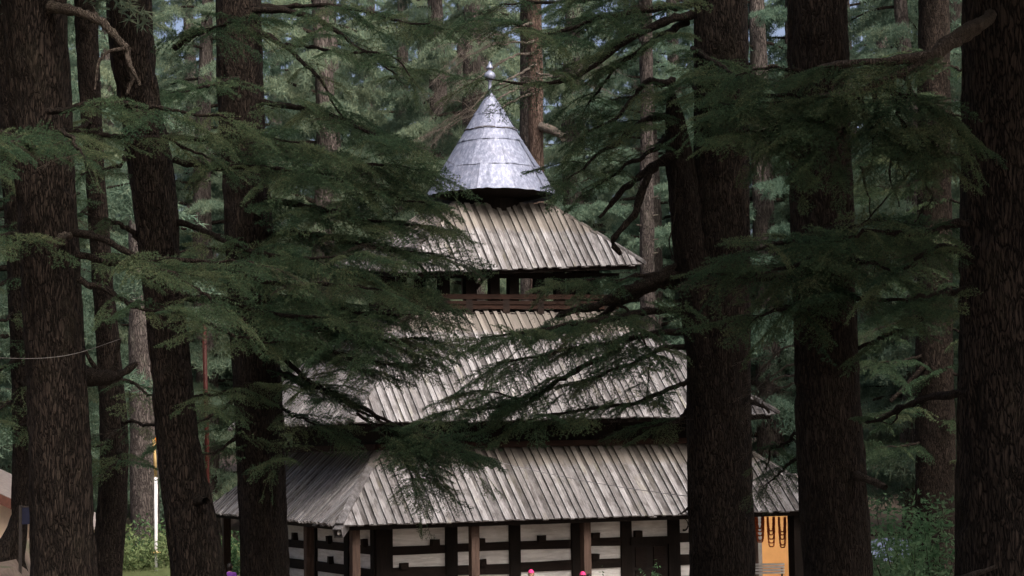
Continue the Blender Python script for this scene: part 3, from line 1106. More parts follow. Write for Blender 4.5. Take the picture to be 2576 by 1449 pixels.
class Tree:
    def __init__(self, rows, label, group=None, mat='bark', crown=None, crown_z=None, n_ang=72, dz=0.07, amp=0.035, seed=1, top=34, flare=0.25, cat='tree', name='cedar_tree', cscale=1.0):
        """rows: (left px, right px, y px, depth) along the visible trunk, any order of y from bottom to top"""
        pts = []
        for (x0, x1, py, dep) in rows:
            c = P((x0 + x1) / 2, py, dep)
            pts.append((c.x, c.y, c.z, (x1 - x0) / 2 / F * dep))
        pts = np.array(pts)
        b, b2 = pts[0], pts[1]
        # extend to the ground
        g = gz(b[0], b[1])
        slope = (b2[:2] - b[:2]) / (b2[2] - b[2] + 1e-6)
        slope = np.clip(slope, -0.06, 0.06)
        dzg = g - 0.3 - b[2]
        base = np.array([b[0] + slope[0] * dzg, b[1] + slope[1] * dzg, g - 0.3, b[3] * 1.10])
        t0, t1 = pts[-1], pts[-2]
        sl = np.clip((t0[:2] - t1[:2]) / (t0[2] - t1[2] + 1e-6), -0.06, 0.06)
        up = []
        for q in (0.3, 0.65, 1.0):
            zz = t0[2] + (top - t0[2]) * q
            up.append((t0[0] + sl[0] * (zz - t0[2]) * 0.6, t0[1] + sl[1] * (zz - t0[2]) * 0.6, zz, t0[3] * (1 - 0.85 * q)))
        full = np.vstack([base, pts, up]) if top > t0[2] + 1 else np.vstack([base, pts])
        self.base = Vector((base[0], base[1], g))
        self.root = link(name, None)
        self.root.location = self.base
        self.root.empty_display_size = 0.3
        tag(self.root, label, cat, group)
        ctrl = full.copy()
        ctrl[:, :3] -= np.array(self.base)
        self.ctrl = ctrl
        self.trunk = link('trunk', make_trunk_mesh(ctrl, n_ang, dz, amp, mat, seed, flare), self.root)
        self.seed = seed
        if crown is not None:
            cz = crown_z if crown_z else 4.9 + 0.235 * rows[0][3] + (10.0 if 30 < rows[0][3] < 45 else 1.8)
            i = np.interp(cz, full[:, 2], np.arange(len(full)))
            cx = np.interp(i, np.arange(len(full)), full[:, 0])
            cy = np.interp(i, np.arange(len(full)), full[:, 1])
            o = link('crown', CROWN[crown], self.root, Vector((cx, cy, cz)) - self.base)
            o.rotation_euler = (0, 0, seed * 1.7)
            o.scale = (cscale, cscale, 1.0) if not 30 < rows[0][3] < 45 else (.62, .62, .7)

    def limb(self, pix, r0, r1=0.012, sprays=0.0, start=0.25, size=1.0, spread=(25, 80), droop=(-0.45, 0.05), mat='limb_bark', tip=True, seed=0, wob=0.05, bare=False, name='branch', n=28):
        """pix rows (px, py, depth); sprays per metre"""
        pts = np.array([tuple(P(*p) - self.base) for p in pix])
        c = spline(pts, n)
        r = np.random.default_rng(self.seed * 100 + seed + int(pix[0][0]) + int(pix[-1][1]))
        length = np.linalg.norm(np.diff(c, axis=0), axis=1).sum()
        ns = np.cumsum(r.normal(size=(n, 3)) * wob * 0.35, axis=0)
        ns -= np.linspace(0, 1, n)[:, None] * ns[-1]
        c = c + ns
        rad = r1 + (r0 - r1) * (1 - np.linspace(0, 1, n)) ** 0.9
        rad = rad * (1 + 0.12 * r.normal(size=n))
        v, f = tube_np(c, np.abs(rad), 8)
        # short side twigs, bare
        b = link(name, mesh_np(name, v, f, [mat], smooth=True), self.root)
        if sprays:
            m = int(length * sprays * (1.05 if self is globals().get('tD') else 0.9))
            tt = np.linspace(0, 1, n)
            tan = np.gradient(c, axis=0)
            for j in range(m):
                q = start + (1 - start) * (j + r.uniform(0, 1)) / m
                p = np.array([np.interp(q, tt, c[:, k]) for k in range(3)])
                tg = np.array([np.interp(q, tt, tan[:, k]) for k in range(3)])
                hd = math.atan2(tg[1], tg[0])
                sd = 1 if j % 2 else -1
                a = hd + sd * math.radians(r.uniform(*spread))
                d = (math.cos(a), math.sin(a), r.uniform(*droop))
                s = size * r.uniform(0.5, 1.15) * (1 - 0.35 * max(0, q - 0.5))
                self.spray(b, p, d, s, r.uniform(-0.7, 0.7), bare, r)
            if tip:
                for _ in range(2):
                    tg = tan[-2] / np.linalg.norm(tan[-2])
                    self.spray(b, c[-2], (tg[0] + r.uniform(-.25, .25), tg[1] + r.uniform(-.25, .25), tg[2] - r.uniform(0, .25)), size * 0.8, r.uniform(-.5, .5), bare, r)
        return b

    def spray(self, parent, p, d, s, roll, bare, r):
        dead = not bare and r.random() < 0.09
        me = BARE if bare else (BARE_NEAR if dead else SPR[int(r.integers(len(SPR)))])
        o = bpy.data.objects.new('dead_spray' if bare or dead else 'foliage_spray', me)
        COL.objects.link(o)
        o.parent = parent
        B = basis(d, roll=roll) * s
        o.matrix_local = Matrix(((B[0, 0], B[0, 1], B[0, 2], p[0]), (B[1, 0], B[1, 1], B[1, 2], p[1]), (B[2, 0], B[2, 1], B[2, 2], p[2]), (0, 0, 0, 1)))
        return o


# ------------------------------------------------------------------ near trees
FG = 'large cedars between the viewer and the temple'
tA = Tree([(80, 242, 1449, 28), (70, 215, 1000, 28), (48, 192, 550, 28), (10, 160, 0, 28)],
          'thick grey brown cedar trunk near the left edge with a crooked bare limb high up', FG, crown=0, seed=1, amp=0.032, dz=0.055, n_ang=96)
tC = Tree([(430, 568, 1449, 34), (395, 498, 1100, 34), (368, 462, 780, 34), (330, 440, 470, 34), (300, 400, 240, 34), (268, 378, 0, 34)],
          'leaning dark cedar trunk with a sawn stub low down, left of the red pole', FG, crown=1, seed=2, dz=0.06, n_ang=84)
tD = Tree([(606, 726, 1449, 40), (592, 708, 1000, 40), (568, 684, 600, 40), (552, 664, 300, 40), (545, 655, 0, 40)],
          'near black cedar trunk standing before the left end of the lowest roof', FG, crown=2, seed=3, dz=0.065, n_ang=84)
tG = Tree([(1737, 1896, 1449, 36), (1728, 1888, 1000, 36), (1742, 1884, 620, 36), (1748, 1880, 250, 36), (1746, 1878, 0, 36)],
          'massive forked cedar trunk in front of the right part of the temple', FG, crown=1, seed=4, dz=0.055, n_ang=96)
tH = Tree([(2026, 2190, 1449, 31), (2012, 2178, 1200, 31), (2002, 2162, 1000, 31), (1988, 2145, 550, 31), (1984, 2126, 0, 31)],
          'dark cedar trunk with a broken stub on its side, covering the right roof corner', FG, crown=0, seed=5, dz=0.055, n_ang=96)
tI = Tree([(2412, 2660, 1449, 22), (2412, 2645, 1000, 22), (2416, 2640, 500, 22), (2428, 2630, 0, 22)],
          'huge almost black cedar trunk filling the right edge of the picture', FG, crown=2, seed=6, dz=0.05, n_ang=110)
# fork joined to the massive trunk
fk = np.array([tuple(P(px, py, 35.8) - tG.base) + (w / 2 / F * 36,) for px, py, w in ((1790, 1060, 80), (1765, 860, 84), (1738, 620, 84), (1715, 440, 74), (1703, 340, 58), (1694, 270, 34), (1690, 235, 12))])
o = link('fork', make_trunk_mesh(fk, 48, 0.07, 0.03, 'bark', 44), tG.root)

MG = 'slimmer cedars in the shade left and right of the temple'
tB = Tree([(232, 305, 1449, 46), (252, 322, 1150, 46), (246, 302, 900, 46), (222, 268, 520, 46), (193, 247, 120, 46), (190, 246, 0, 46)],
          'slim dark cedar between the two left trunks, with a thick curved limb', MG, crown=0, seed=7, dz=0.12, n_ang=40)
tE = Tree([(-15, 54, 1400, 46), (14, 64, 1350, 46), (28, 68, 1310, 46), (31, 75, 1240, 46), (30, 74, 1000, 46), (18, 62, 650, 46), (-6, 40, 250, 46), (-20, 24, 0, 46)],
          'dark cedar with a flared foot beside the cream wall at the left edge', MG, crown=2, seed=8, dz=0.12, n_ang=40, flare=0.1)
tJ = Tree([(2300, 2404, 1449, 58), (2304, 2402, 1100, 58), (2306, 2396, 880, 58), (2310, 2390, 300, 58), (2312, 2385, 0, 58)],
          'dim cedar trunk in the shade between the two right hand trunks', MG, crown=1, seed=9, dz=0.14, n_ang=40)
tK = Tree([(330, 402, 1449, 74), (328, 398, 1200, 74), (326, 392, 900, 74), (322, 382, 300, 74), (318, 378, 0, 74)],
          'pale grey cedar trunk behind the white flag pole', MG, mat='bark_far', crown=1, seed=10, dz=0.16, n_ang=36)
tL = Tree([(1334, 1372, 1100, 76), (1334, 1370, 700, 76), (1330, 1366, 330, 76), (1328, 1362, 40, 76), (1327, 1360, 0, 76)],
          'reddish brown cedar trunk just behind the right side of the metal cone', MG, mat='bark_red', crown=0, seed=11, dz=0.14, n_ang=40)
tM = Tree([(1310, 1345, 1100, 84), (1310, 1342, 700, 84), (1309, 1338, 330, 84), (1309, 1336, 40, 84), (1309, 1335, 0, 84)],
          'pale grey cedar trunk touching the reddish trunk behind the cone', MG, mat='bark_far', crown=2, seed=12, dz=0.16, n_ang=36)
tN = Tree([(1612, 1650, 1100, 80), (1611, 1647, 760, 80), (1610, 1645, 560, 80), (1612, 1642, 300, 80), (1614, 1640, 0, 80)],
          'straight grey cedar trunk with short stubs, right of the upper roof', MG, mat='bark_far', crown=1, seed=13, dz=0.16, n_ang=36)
for py, s in ((500, 1), (545, 1), (570, -1), (606, 1), (640, 1), (525, -1)):
    tN.limb([(1628, py, 80), (1628 + 28 * s, py - 5, 79.7)], 0.045, 0.02, name='stub', n=6, wob=0.0, mat='dead_wood_far')

# bare and leafy limbs ------------------------------------------------
# tree A (left)
tA.limb([(132, 18, 27.6), (200, 32, 27.2), (262, 60, 27), (300, 100, 26.9), (322, 122, 26.8)], 0.085, 0.045, mat='dead_wood', wob=0.02)
tA.limb([(322, 122, 26.8), (326, 160, 26.8), (340, 186, 26.7), (352, 215, 26.7)], 0.046, 0.02, mat='dead_wood', wob=0.02, n=12)
tA.limb([(328, 160, 26.8), (330, 195, 26.8), (318, 238, 26.8)], 0.036, 0.02, mat='dead_wood', wob=0.015, n=12)
tA.limb([(318, 120, 26.8), (280, 132, 26.7), (252, 160, 26.7), (238, 225, 26.7)], 0.03, 0.012, mat='dead_wood', wob=0.02, n=14)
tA.limb([(60, 350, 27), (-20, 330, 25.5), (-140, 345, 24.5)], 0.05, sprays=5, size=.62)
tA.limb([(90, 372, 27), (40, 360, 25.6), (-60, 385, 24.4)], 0.05, sprays=6, start=.1, size=.62)
tA.limb([(110, 375, 27), (160, 350, 26), (215, 400, 25)], 0.05, sprays=9, start=.0, size=.5)
tA.limb([(120, 280, 27.4), (250, 262, 26.8), (420, 268, 26.4), (600, 300, 26)], 0.05, sprays=6, start=.15, size=.62)
tA.limb([(150, 330, 27.4), (280, 330, 27), (420, 345, 27), (520, 395, 27)], 0.045, sprays=6, start=.1, size=.55)
tA.limb([(188, 590, 27.6), (270, 610, 27.2), (340, 650, 27), (470, 720, 26.6), (560, 770, 26.4)], 0.06, sprays=5, start=.35, size=.7)
tA.limb([(186, 590, 27.6), (150, 600, 27.1), (120, 612, 26.9)], 0.05, 0.02, mat='dead_wood', n=10)
tA.limb([(195, 640, 27.6), (330, 660, 27.4), (480, 650, 27.2), (640, 660, 27)], 0.05, sprays=5.5, start=.15, size=.66)
tA.limb([(60, 600, 27.4), (20, 590, 26.4), (-60, 610, 25.5)], 0.05, sprays=5, size=.6)
tA.limb([(200, 700, 27.4), (330, 760, 26.8), (450, 780, 26.3)], 0.05, sprays=4, start=.3, size=.6)
# tree C
tC.limb([(440, 120, 34), (520, 70, 33), (640, 40, 32)], 0.06, sprays=4, size=.8)
tC.limb([(420, 345, 34), (520, 340, 33), (650, 330, 32.4), (760, 360, 32)], 0.06, sprays=6, start=.1, size=.8)
tC.limb([(440, 400, 34), (540, 420, 33.4), (660, 410, 33), (780, 440, 32.6)], 0.06, sprays=6, start=.2, size=.75)
tC.limb([(450, 560, 34), (600, 620, 33), (740, 650, 32.5), (900, 640, 32)], 0.06, sprays=5.5, start=.25, size=.85)
tC.limb([(460, 680, 34), (600, 690, 33.4), (780, 720, 33), (960, 730, 32.5)], 0.07, sprays=6, start=.1, size=.85)
tC.limb([(460, 740, 34), (560, 760, 33.4), (720, 800, 33), (900, 810, 32.5)], 0.07, sprays=6, start=.1, size=.85)
tC.limb([(470, 790, 34), (560, 830, 33), (700, 860, 32.5)], 0.05, sprays=5, start=.2, size=.75)
tC.limb([(490, 1000, 34), (560, 990, 33.6), (640, 960, 33.2)], 0.04, sprays=5, start=.2, size=.65)
tC.limb([(495, 1258, 33.7), (518, 1262, 33.4)], 0.09, 0.075, name='stub', n=6, wob=0)
tC.limb([(330, 380, 34), (280, 420, 33.5), (200, 440, 33)], 0.05, sprays=5, start=.1, size=.75)
tC.limb([(350, 600, 34), (300, 570, 33.5), (190, 540, 33)], 0.05, sprays=3, start=.3, size=.6)
# tree D: the mass hanging over the temple's left side
for k, (y0, xm, ym, xe, ye, s) in enumerate(((380, 880, 400, 1100, 430, .95), (430, 900, 470, 1105, 510, .95), (500, 900, 540, 1110, 570, .9), (590, 920, 620, 1125, 640, .95), (660, 900, 700, 1105, 740, .9),
                                             (740, 900, 780, 1095, 790, .85), (800, 900, 850, 1090, 850, .85), (860, 880, 900, 1045, 915, .75))):
    tD.limb([(640, y0, 40), (760, (y0 + ym) / 2 - 12, 39), (xm, ym, 38), (xe - 30, ye, 37.5)], 0.08, sprays=7.5, start=.12, size=s, seed=k)
tD.limb([(690, 880, 40), (800, 900, 39), (880, 925, 38.3), (930, 930, 38)], 0.05, sprays=5, start=.1, size=.8)
tD.limb([(690, 930, 40), (780, 965, 39.2), (840, 985, 38.6)], 0.05, sprays=5, start=.1, size=.65)
tD.limb([(680, 830, 40), (800, 830, 39.2), (930, 870, 38.6), (1010, 880, 38.3)], 0.05, sprays=6, start=.1, size=.8)
tD.limb([(640, 250, 40), (780, 270, 39), (930, 330, 38), (1020, 360, 37)], 0.07, sprays=4.5, start=.2, size=.9)
tD.limb([(600, 30, 40), (760, 40, 39), (900, 120, 38), (1000, 190, 37)], 0.075, sprays=2.2, start=.35, size=.8)
tD.limb([(620, 70, 40), (720, 110, 39), (800, 190, 38.4), (860, 290, 38)], 0.07, sprays=1.6, start=.4, size=.7)
tD.limb([(640, 20, 40), (800, 10, 39), (950, 40, 38), (1080, 60, 37)], 0.07, sprays=3, start=.3, size=.8)
tD.limb([(720, 110, 39), (850, 130, 38), (990, 150, 37), (1040, 200, 36.6)], 0.035, sprays=2.0, start=.3, size=.7)
tD.limb([(640, 180, 40), (560, 210, 39), (440, 230, 38)], 0.06, sprays=4.5, start=.2, size=.85)
tD.limb([(690, 930, 40), (780, 960, 39), (860, 1000, 38.4)], 0.05, sprays=5, start=.2, size=.75)
tD.limb([(690, 880, 39.6), (760, 960, 39), (860, 1010, 38.6), (960, 1050, 38.2), (1100, 1110, 37.6), (1170, 1150, 37.4)], 0.06, sprays=4.2, start=.62, size=0.83)
tD.limb([(860, 1010, 38.6), (960, 1060, 38.2), (1030, 1120, 38), (1080, 1170, 38)], 0.03, sprays=10.1, start=.45, size=0.77)
tD.limb([(900, 1040, 38.4), (980, 1110, 38), (1020, 1180, 37.8), (1050, 1240, 37.6)], 0.028, sprays=9.2, start=.45, size=0.72)
for k in range(7):
    x0 = 800 + 40 * k
    tD.limb([(x0, 985 + 13 * k, 38.6), (x0 + 50, 1020 + 16 * k, 38.3), (x0 + 130 + 20 * (k % 3), 1040 + 12 * k + 18 * (k % 2), 38)], 0.014, 0.003, mat='dead_wood', n=14, wob=0.05, seed=k)
tD.limb([(690, 1000, 40), (760, 1050, 39.2), (840, 1090, 38.6)], 0.04, sprays=5, start=.2, size=.7)
tD.limb([(610, 980, 40), (540, 1040, 39.4), (450, 1080, 39)], 0.05, sprays=4.5, start=.15, size=.8)
tD.limb([(610, 1060, 40), (560, 1120, 39.4), (490, 1150, 39)], 0.05, sprays=4.5, start=.15, size=.75)
tD.limb([(700, 1080, 39.6), (720, 1130, 39), (690, 1180, 38.6)], 0.03, sprays=4, start=.2, size=.55)
tD.limb([(590, 640, 40), (500, 620, 39.4), (420, 640, 39)], 0.05, sprays=4, start=.2, size=.75)
# tree B
tA.limb([(190, 942, 28), (250, 952, 28.4), (305, 942, 28.8), (345, 914, 29)], 0.15, 0.04, n=16, wob=0.01)
tA.limb([(258, 945, 28.4), (235, 915, 28.4), (208, 870, 28.4)], 0.045, 0.02, n=10, wob=0.01)
tA.limb([(285, 940, 28.7), (294, 900, 28.7), (302, 850, 28.7)], 0.045, 0.02, n=10, wob=0.01)
tB.limb([(300, 1085, 45.6), (260, 1110, 45), (215, 1130, 44.6)], 0.05, sprays=5, start=.0, size=.85)
tB.limb([(300, 1130, 45.6), (300, 1160, 44.8), (250, 1200, 44.4)], 0.05, sprays=5, start=.0, size=.85)
tB.limb([(310, 1060, 45.8), (380, 1065, 45), (450, 1060, 44.6)], 0.05, sprays=4, start=.1, size=.85)
tB.limb([(310, 960, 45.8), (380, 990, 45), (420, 1000, 44.6)], 0.05, sprays=4, start=.1, size=.8)
tB.limb([(230, 520, 46), (170, 560, 45), (120, 600, 44)], 0.05, sprays=3, start=.1, size=.9)
tB.limb([(250, 640, 46), (330, 640, 45), (400, 650, 44.6)], 0.05, sprays=4, start=.1, size=.9)
tB.limb([(240, 300, 46), (180, 330, 45), (120, 340, 44)], 0.05, sprays=3, start=.1, size=.9)
# tree E (left edge)
for y in (420, 560, 700, 790, 900, 1010):
    tE.limb([(40, y, 46), (0, y + 20, 45), (-60, y + 40, 44)], 0.05, sprays=3.5, start=.1, size=.85)
    tE.limb([(45, y + 50, 46), (80, y + 70, 45.5), (130, y + 90, 45)], 0.05, sprays=3, start=.2, size=.8)
# tree G: right-centre
tG.limb([(1740, 40, 36), (1640, 60, 35), (1530, 130, 34.4), (1440, 190, 34), (1340, 205, 33.6), (1220, 196, 33.2)], 0.09, sprays=3.4, start=.25, size=.75)
tG.limb([(1740, 10, 36), (1640, 20, 35), (1500, 50, 34.4), (1380, 90, 34), (1290, 60, 33.5)], 0.07, sprays=5, start=.1, size=.9)
tG.limb([(1720, -30, 36), (1560, -20, 35), (1400, 0, 34.4), (1260, 10, 34)], 0.07, sprays=5, start=.1, size=.85)
tG.limb([(1730, 60, 36), (1640, 110, 35.4), (1550, 170, 35), (1480, 260, 34.6)], 0.07, sprays=5, start=.15, size=.85)
tG.limb([(1700, 200, 36), (1620, 220, 35.4), (1560, 290, 35), (1480, 330, 34.6)], 0.07, sprays=5.5, start=.1, size=.85)
tG.limb([(1700, 290, 36), (1620, 310, 35.4), (1540, 370, 35), (1480, 420, 34.6), (1430, 450, 34.3)], 0.07, sprays=5.5, start=.1, size=.8)
tG.limb([(1690, 340, 36), (1640, 380, 35.6), (1560, 430, 35.2), (1500, 470, 35)], 0.06, sprays=5, start=.1, size=.75)
tG.limb([(1745, 120, 36), (1800, 150, 34.8), (1860, 190, 34), (1960, 220, 33.4)], 0.06, sprays=6, start=.1, size=.85)
tG.limb([(1740, 200, 36), (1760, 230, 35), (1820, 270, 34), (1900, 300, 33.4)], 0.06, sprays=7, start=.0, size=.8)
tG.limb([(1690, 390, 35.6), (1640, 430, 35.4), (1600, 530, 35.2), (1552, 590, 35), (1540, 612, 35), (1562, 640, 35)], 0.085, 0.045, n=26, wob=0.03, mat='limb_bark')
tG.limb([(1680, 400, 35.6), (1610, 440, 35.4), (1545, 500, 35.2), (1508, 546, 35)], 0.085, 0.03, n=22, wob=0.03)
tG.limb([(1700, 420, 35.6), (1706, 520, 35.3), (1692, 600, 35.2), (1698, 660, 35.2)], 0.02, 0.006, n=18, wob=0.05)
# mid plume over the middle roof
tG.limb([(1725, 675, 36), (1640, 700, 35.4), (1560, 730, 35), (1470, 770, 34.6), (1400, 800, 34.4)], 0.15, 0.04, sprays=0.8, start=.6, size=.6, wob=0.06)
tG.limb([(1725, 700, 36), (1650, 715, 35.6), (1590, 745, 35.3), (1500, 800, 35)], 0.13, 0.04, n=20, wob=0.05)
tG.limb([(1720, 660, 36), (1650, 690, 35.4), (1560, 700, 35), (1450, 705, 34.6), (1390, 722, 34.4)], 0.06, sprays=6.1, start=.45, size=0.67)
tG.limb([(1730, 770, 36), (1600, 790, 35), (1450, 810, 34), (1300, 835, 33.4), (1210, 850, 33)], 0.08, sprays=9.2, start=.2, size=0.81)
tG.limb([(1735, 830, 36), (1620, 850, 35), (1500, 880, 34.3), (1370, 900, 33.8), (1250, 915, 33.4)], 0.07, sprays=8.2, start=.2, size=0.81)
tG.limb([(1738, 870, 36), (1640, 900, 35), (1540, 940, 34.3), (1450, 960, 34)], 0.06, sprays=6.3, start=.3, size=0.78)
tG.limb([(1560, 870, 34.6), (1420, 945, 34.2), (1330, 1000, 34), (1240, 990, 33.8), (1190, 985, 33.6)], 0.04, sprays=7.3, start=.35, size=0.73)
tG.limb([(1500, 900, 34.4), (1400, 970, 34.2), (1310, 1025, 34), (1180, 1030, 33.8), (1110, 1038, 33.6)], 0.04, sprays=6.1, start=.45, size=0.69)
tG.limb([(1738, 950, 36), (1640, 1000, 35), (1540, 1030, 34.4), (1430, 1040, 34), (1320, 1060, 33.7)], 0.05, sprays=7.7, start=.25, size=0.69)
tG.limb([(1560, 760, 35), (1610, 820, 34.8), (1625, 900, 34.7), (1632, 960, 34.6)], 0.03, 0.01, sprays=.8, start=.3, size=.45)
tG.limb([(1735, 1020, 36), (1690, 1050, 35.4), (1610, 1075, 35)], 0.04, sprays=4, start=.2, size=.6)
tG.limb([(1885, 1010, 36), (1910, 1020, 35.8), (1935, 1040, 35.6)], 0.05, 0.02, n=8)
tG.limb([(1735, 1275, 35.8), (1716, 1290, 35.6), (1706, 1294, 35.5)], 0.03, 0.01, n=8, wob=0.01)
# tree H
for k, (x1, y1, x2, y2) in enumerate(((1960, 930, 1895, 1000), (1950, 960, 1900, 1015), (1970, 890, 1910, 935), (1960, 985, 1915, 1020))):
    tH.limb([(2010, y1 - 20, 31.5), (x1, y1, 32), (x2, y2, 32.6)], 0.02, 0.005, sprays=3, start=.2, size=.4, bare=True, mat='dead_wood_far', seed=k, n=14)
tH.limb([(2010, 1090, 31.5), (1970, 1120, 32), (1925, 1180, 32.4)], 0.03, sprays=5, start=.2, size=.55)
tH.limb([(2010, 1150, 31.5), (1975, 1180, 32), (1930, 1215, 32.4)], 0.03, sprays=5, start=.2, size=.5)
tH.limb([(2140, 1192, 30.8), (2170, 1200, 30.4), (2200, 1212, 30.2), (2228, 1226, 30)], 0.085, 0.05, name='stub', n=12, wob=0.01, mat='dead_wood')
tH.limb([(2150, 880, 31), (2240, 850, 30.5), (2330, 800, 30)], 0.04, sprays=3, start=.2, size=.6)
for k, (y0, x1, y1, x2, y2) in enumerate(((600, 2000, 590, 1850, 640), (640, 2040, 640, 1900, 690), (700, 1960, 700, 1780, 690), (690, 2150, 660, 2260, 690), (640, 2180, 600, 2330, 620), (760, 2000, 770, 1900, 800), (720, 2180, 740, 2300, 760), (580, 2150, 560, 2250, 560))):
    tH.limb([(2070, y0, 30.8), (x1, y1, 29.4), (x2, y2, 28.4)], 0.06, sprays=6, start=.05, size=.75, seed=k, droop=(-.9, .2))
# tree I: two long limbs with a hanging curtain
tI.limb([(2490, 36, 21.2), (2420, 70, 20.2), (2340, 112, 19.6), (2240, 142, 19.4), (2140, 150, 19.6), (2060, 170, 20)], 0.075, 0.03, sprays=4, start=.55, size=.45, mat='dead_wood', wob=0.03)
tI.limb([(2460, 62, 21.2), (2400, 110, 20), (2330, 160, 19.6), (2260, 190, 19.5), (2170, 228, 19.6), (2060, 240, 20)], 0.075, 0.025, sprays=4, start=.5, size=.5, mat='dead_wood', wob=0.03)
for k, (x0, y0, x1, y1, x2, y2) in enumerate(((2170, 228, 2000, 250, 1830, 262), (2120, 160, 1980, 170, 1850, 190), (2200, 215, 2300, 250, 2410, 300), (2180, 230, 2100, 300, 1990, 330), (2240, 200, 2260, 290, 2330, 340),
                                            (2100, 240, 1960, 300, 1860, 330), (2160, 235, 2200, 320, 2290, 380), (2060, 245, 1930, 230, 1780, 300), (2140, 240, 2120, 320, 2060, 380), (2270, 190, 2330, 270, 2420, 345), (2200, 230, 2250, 330, 2350, 400))):
    tI.limb([(x0, y0, 20.9), (x1, y1, 20.5), (x2, y2, 20.2)], 0.03, 0.006, sprays=11, start=.1, size=.46, droop=(-.9, -.1), seed=k, n=18)
for k, (x, y, xe, ye) in enumerate(((2010, 330, 2020, 450), (2090, 380, 2100, 420), (2270, 370, 2275, 450), (2210, 350, 2190, 420), (1950, 320, 1930, 380), (2320, 390, 2330, 420))):
    tI.limb([(x, y - 60, 20.6), (x, y, 20.5), (xe, ye, 20.4)], 0.012, 0.004, sprays=14, start=.1, size=.36, droop=(-1.2, -.5), seed=k, n=12)
tI.limb([(2440, 985, 21.8), (2340, 1000, 22.6), (2260, 1030, 23.2), (2180, 1062, 24)], 0.05, 0.02, n=20, wob=0.03)
tI.limb([(2300, 1010, 23), (2240, 1060, 23.4), (2200, 1050, 23.8)], 0.02, 0.006, sprays=4, start=.3, size=.35, n=14)
tI.limb([(2440, 560, 21.8), (2340, 580, 21.4), (2220, 570, 21.2), (2120, 600, 21)], 0.05, sprays=9, start=.1, size=.5)
tI.limb([(2440, 640, 21.8), (2340, 660, 21.4), (2240, 690, 21.2)], 0.05, sprays=9, start=.1, size=.5)
tI.limb([(2440, 730, 21.8), (2360, 740, 21.4), (2280, 760, 21.2)], 0.05, sprays=8, start=.1, size=.45)
tI.limb([(2395, 1462, 21.4), (2440, 1446, 21), (2485, 1432, 20.8), (2508, 1424, 20.7)], 0.035, 0.02, n=10, mat='dead_wood', wob=0.01)
for (x0, y0, x1, y1, x2, y2) in ((2320, 390, 2260, 470, 2170, 560), (2250, 380, 2240, 440, 2262, 520), (2160, 420, 2176, 470, 2190, 545), (2310, 420, 2340, 500, 2300, 560)):
    tI.limb([(x0, y0, 22), (x1, y1, 22.4), (x2, y2, 22.8)], 0.016, 0.006, n=14, wob=0.03)
# tree J
for k in range(10):
    y = 120 + 110 * k
    tJ.limb([(2330, y, 58), (2270, y + 20, 57), (2200, y + 50 - 30 * (k % 2), 56)], 0.05, sprays=3.2, start=.1, size=1.0, seed=k)
    tJ.limb([(2380, y + 40, 58), (2420, y + 60, 57.5), (2450, y + 70, 57)], 0.05, sprays=3, start=.0, size=1.0, seed=k)
tJ.limb([(2380, 880, 57.8), (2320, 930, 57.6), (2240, 1010, 57.4)], 0.10, 0.05, n=14, mat='limb_bark')
# trees behind the cone
tL.limb([(1360, 318, 75.8), (1390, 328, 75.4), (1420, 346, 75)], 0.18, 0.14, name='stub', n=8, wob=0, mat='dead_wood_far')
for k, (y0, x1, y1, x2, y2) in enumerate(((130, 1250, 160, 1140, 230), (160, 1260, 210, 1120, 320), (200, 1240, 260, 1100, 330), (100, 1240, 120, 1150, 160), (60, 1250, 90, 1180, 110), (180, 1430, 190, 1500, 170), (240, 1230, 280, 1150, 250))):
    tL.limb([(1345, y0, 75.8), (x1, y1, 74.5), (x2, y2, 73.5)], 0.05, 0.012, mat='dead_wood_far', sprays=1.6, start=.25, size=1.2, bare=True, wob=0.1, seed=k)

# ------------------------------------------------------------------ forest behind and around
TRK = []
for k in range(3):
    c = np.array([(0, 0, -0.5, .52), (0.05 * k, 0, 6, .42), (-.1 * k, .1, 14, .33), (.1, 0, 22, .2), (0, 0, 30, .04)])
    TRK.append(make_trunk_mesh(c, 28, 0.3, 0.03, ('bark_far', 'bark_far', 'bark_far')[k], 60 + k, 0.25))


def far_tree(x, y, h, k, label, group, rot=0.0, cz=4.0, cs=1.0):
    z = gz(x, y)
    r = link('cedar_tree', None, None, (x, y, z))
    r.empty_display_size = 0.3
    tag(r, label, 'tree', group)
    s = h / 30.0
    t = link('trunk', TRK[k % 3], r)
    t.scale = (s * 1.05, s * 1.05, s)
    t.rotation_euler = (0, 0, rot)
    c = link('crown', CROWN[k % 3], r, (0, 0, cz))
    H = (19, 22, 16)[k % 3]
    c.scale = (cs, cs, (h - cz) / H)
    c.rotation_euler = (0, 0, rot)
    return r


rr = random.Random(11)
spots = []
for d, n, jit in ((78, 9, 3), (92, 11, 4), (104, 11, 4), (118, 13, 5), (136, 14, 6), (160, 13, 7), (190, 10, 8)):
    hw = 0.30 * d
    for i in range(n):
        q = (-hw + 2 * hw * (i + 0.5 + rr.uniform(-.35, .35)) / n, d + rr.uniform(-jit, jit))
        if not (d < 100 and abs(q[0]) < 15):
            spots.append(q)
for (x, y) in ((-16.5, 60), (18.5, 66), (14.5, 72), (21, 76), (22, 60), (-21, 54)):
    spots.append((x, y))
BANDS = [(-9e9, 20, 'beyond the left edge trunks'), (20, 330, 'seen behind the leftmost thick trunk'), (330, 560, 'seen past the leaning left trunk'), (560, 860, 'seen left of the cone behind the black trunk'),
         (860, 1120, 'just left of the metal cone'), (1120, 1400, 'straight behind the metal cone'), (1400, 1720, 'between the cone and the massive forked trunk'), (1720, 2000, 'behind the massive forked trunk'),
         (2000, 2300, 'seen past the trunk with the broken stub'), (2300, 9e9, 'near the huge right edge trunk')]
cnt = {}
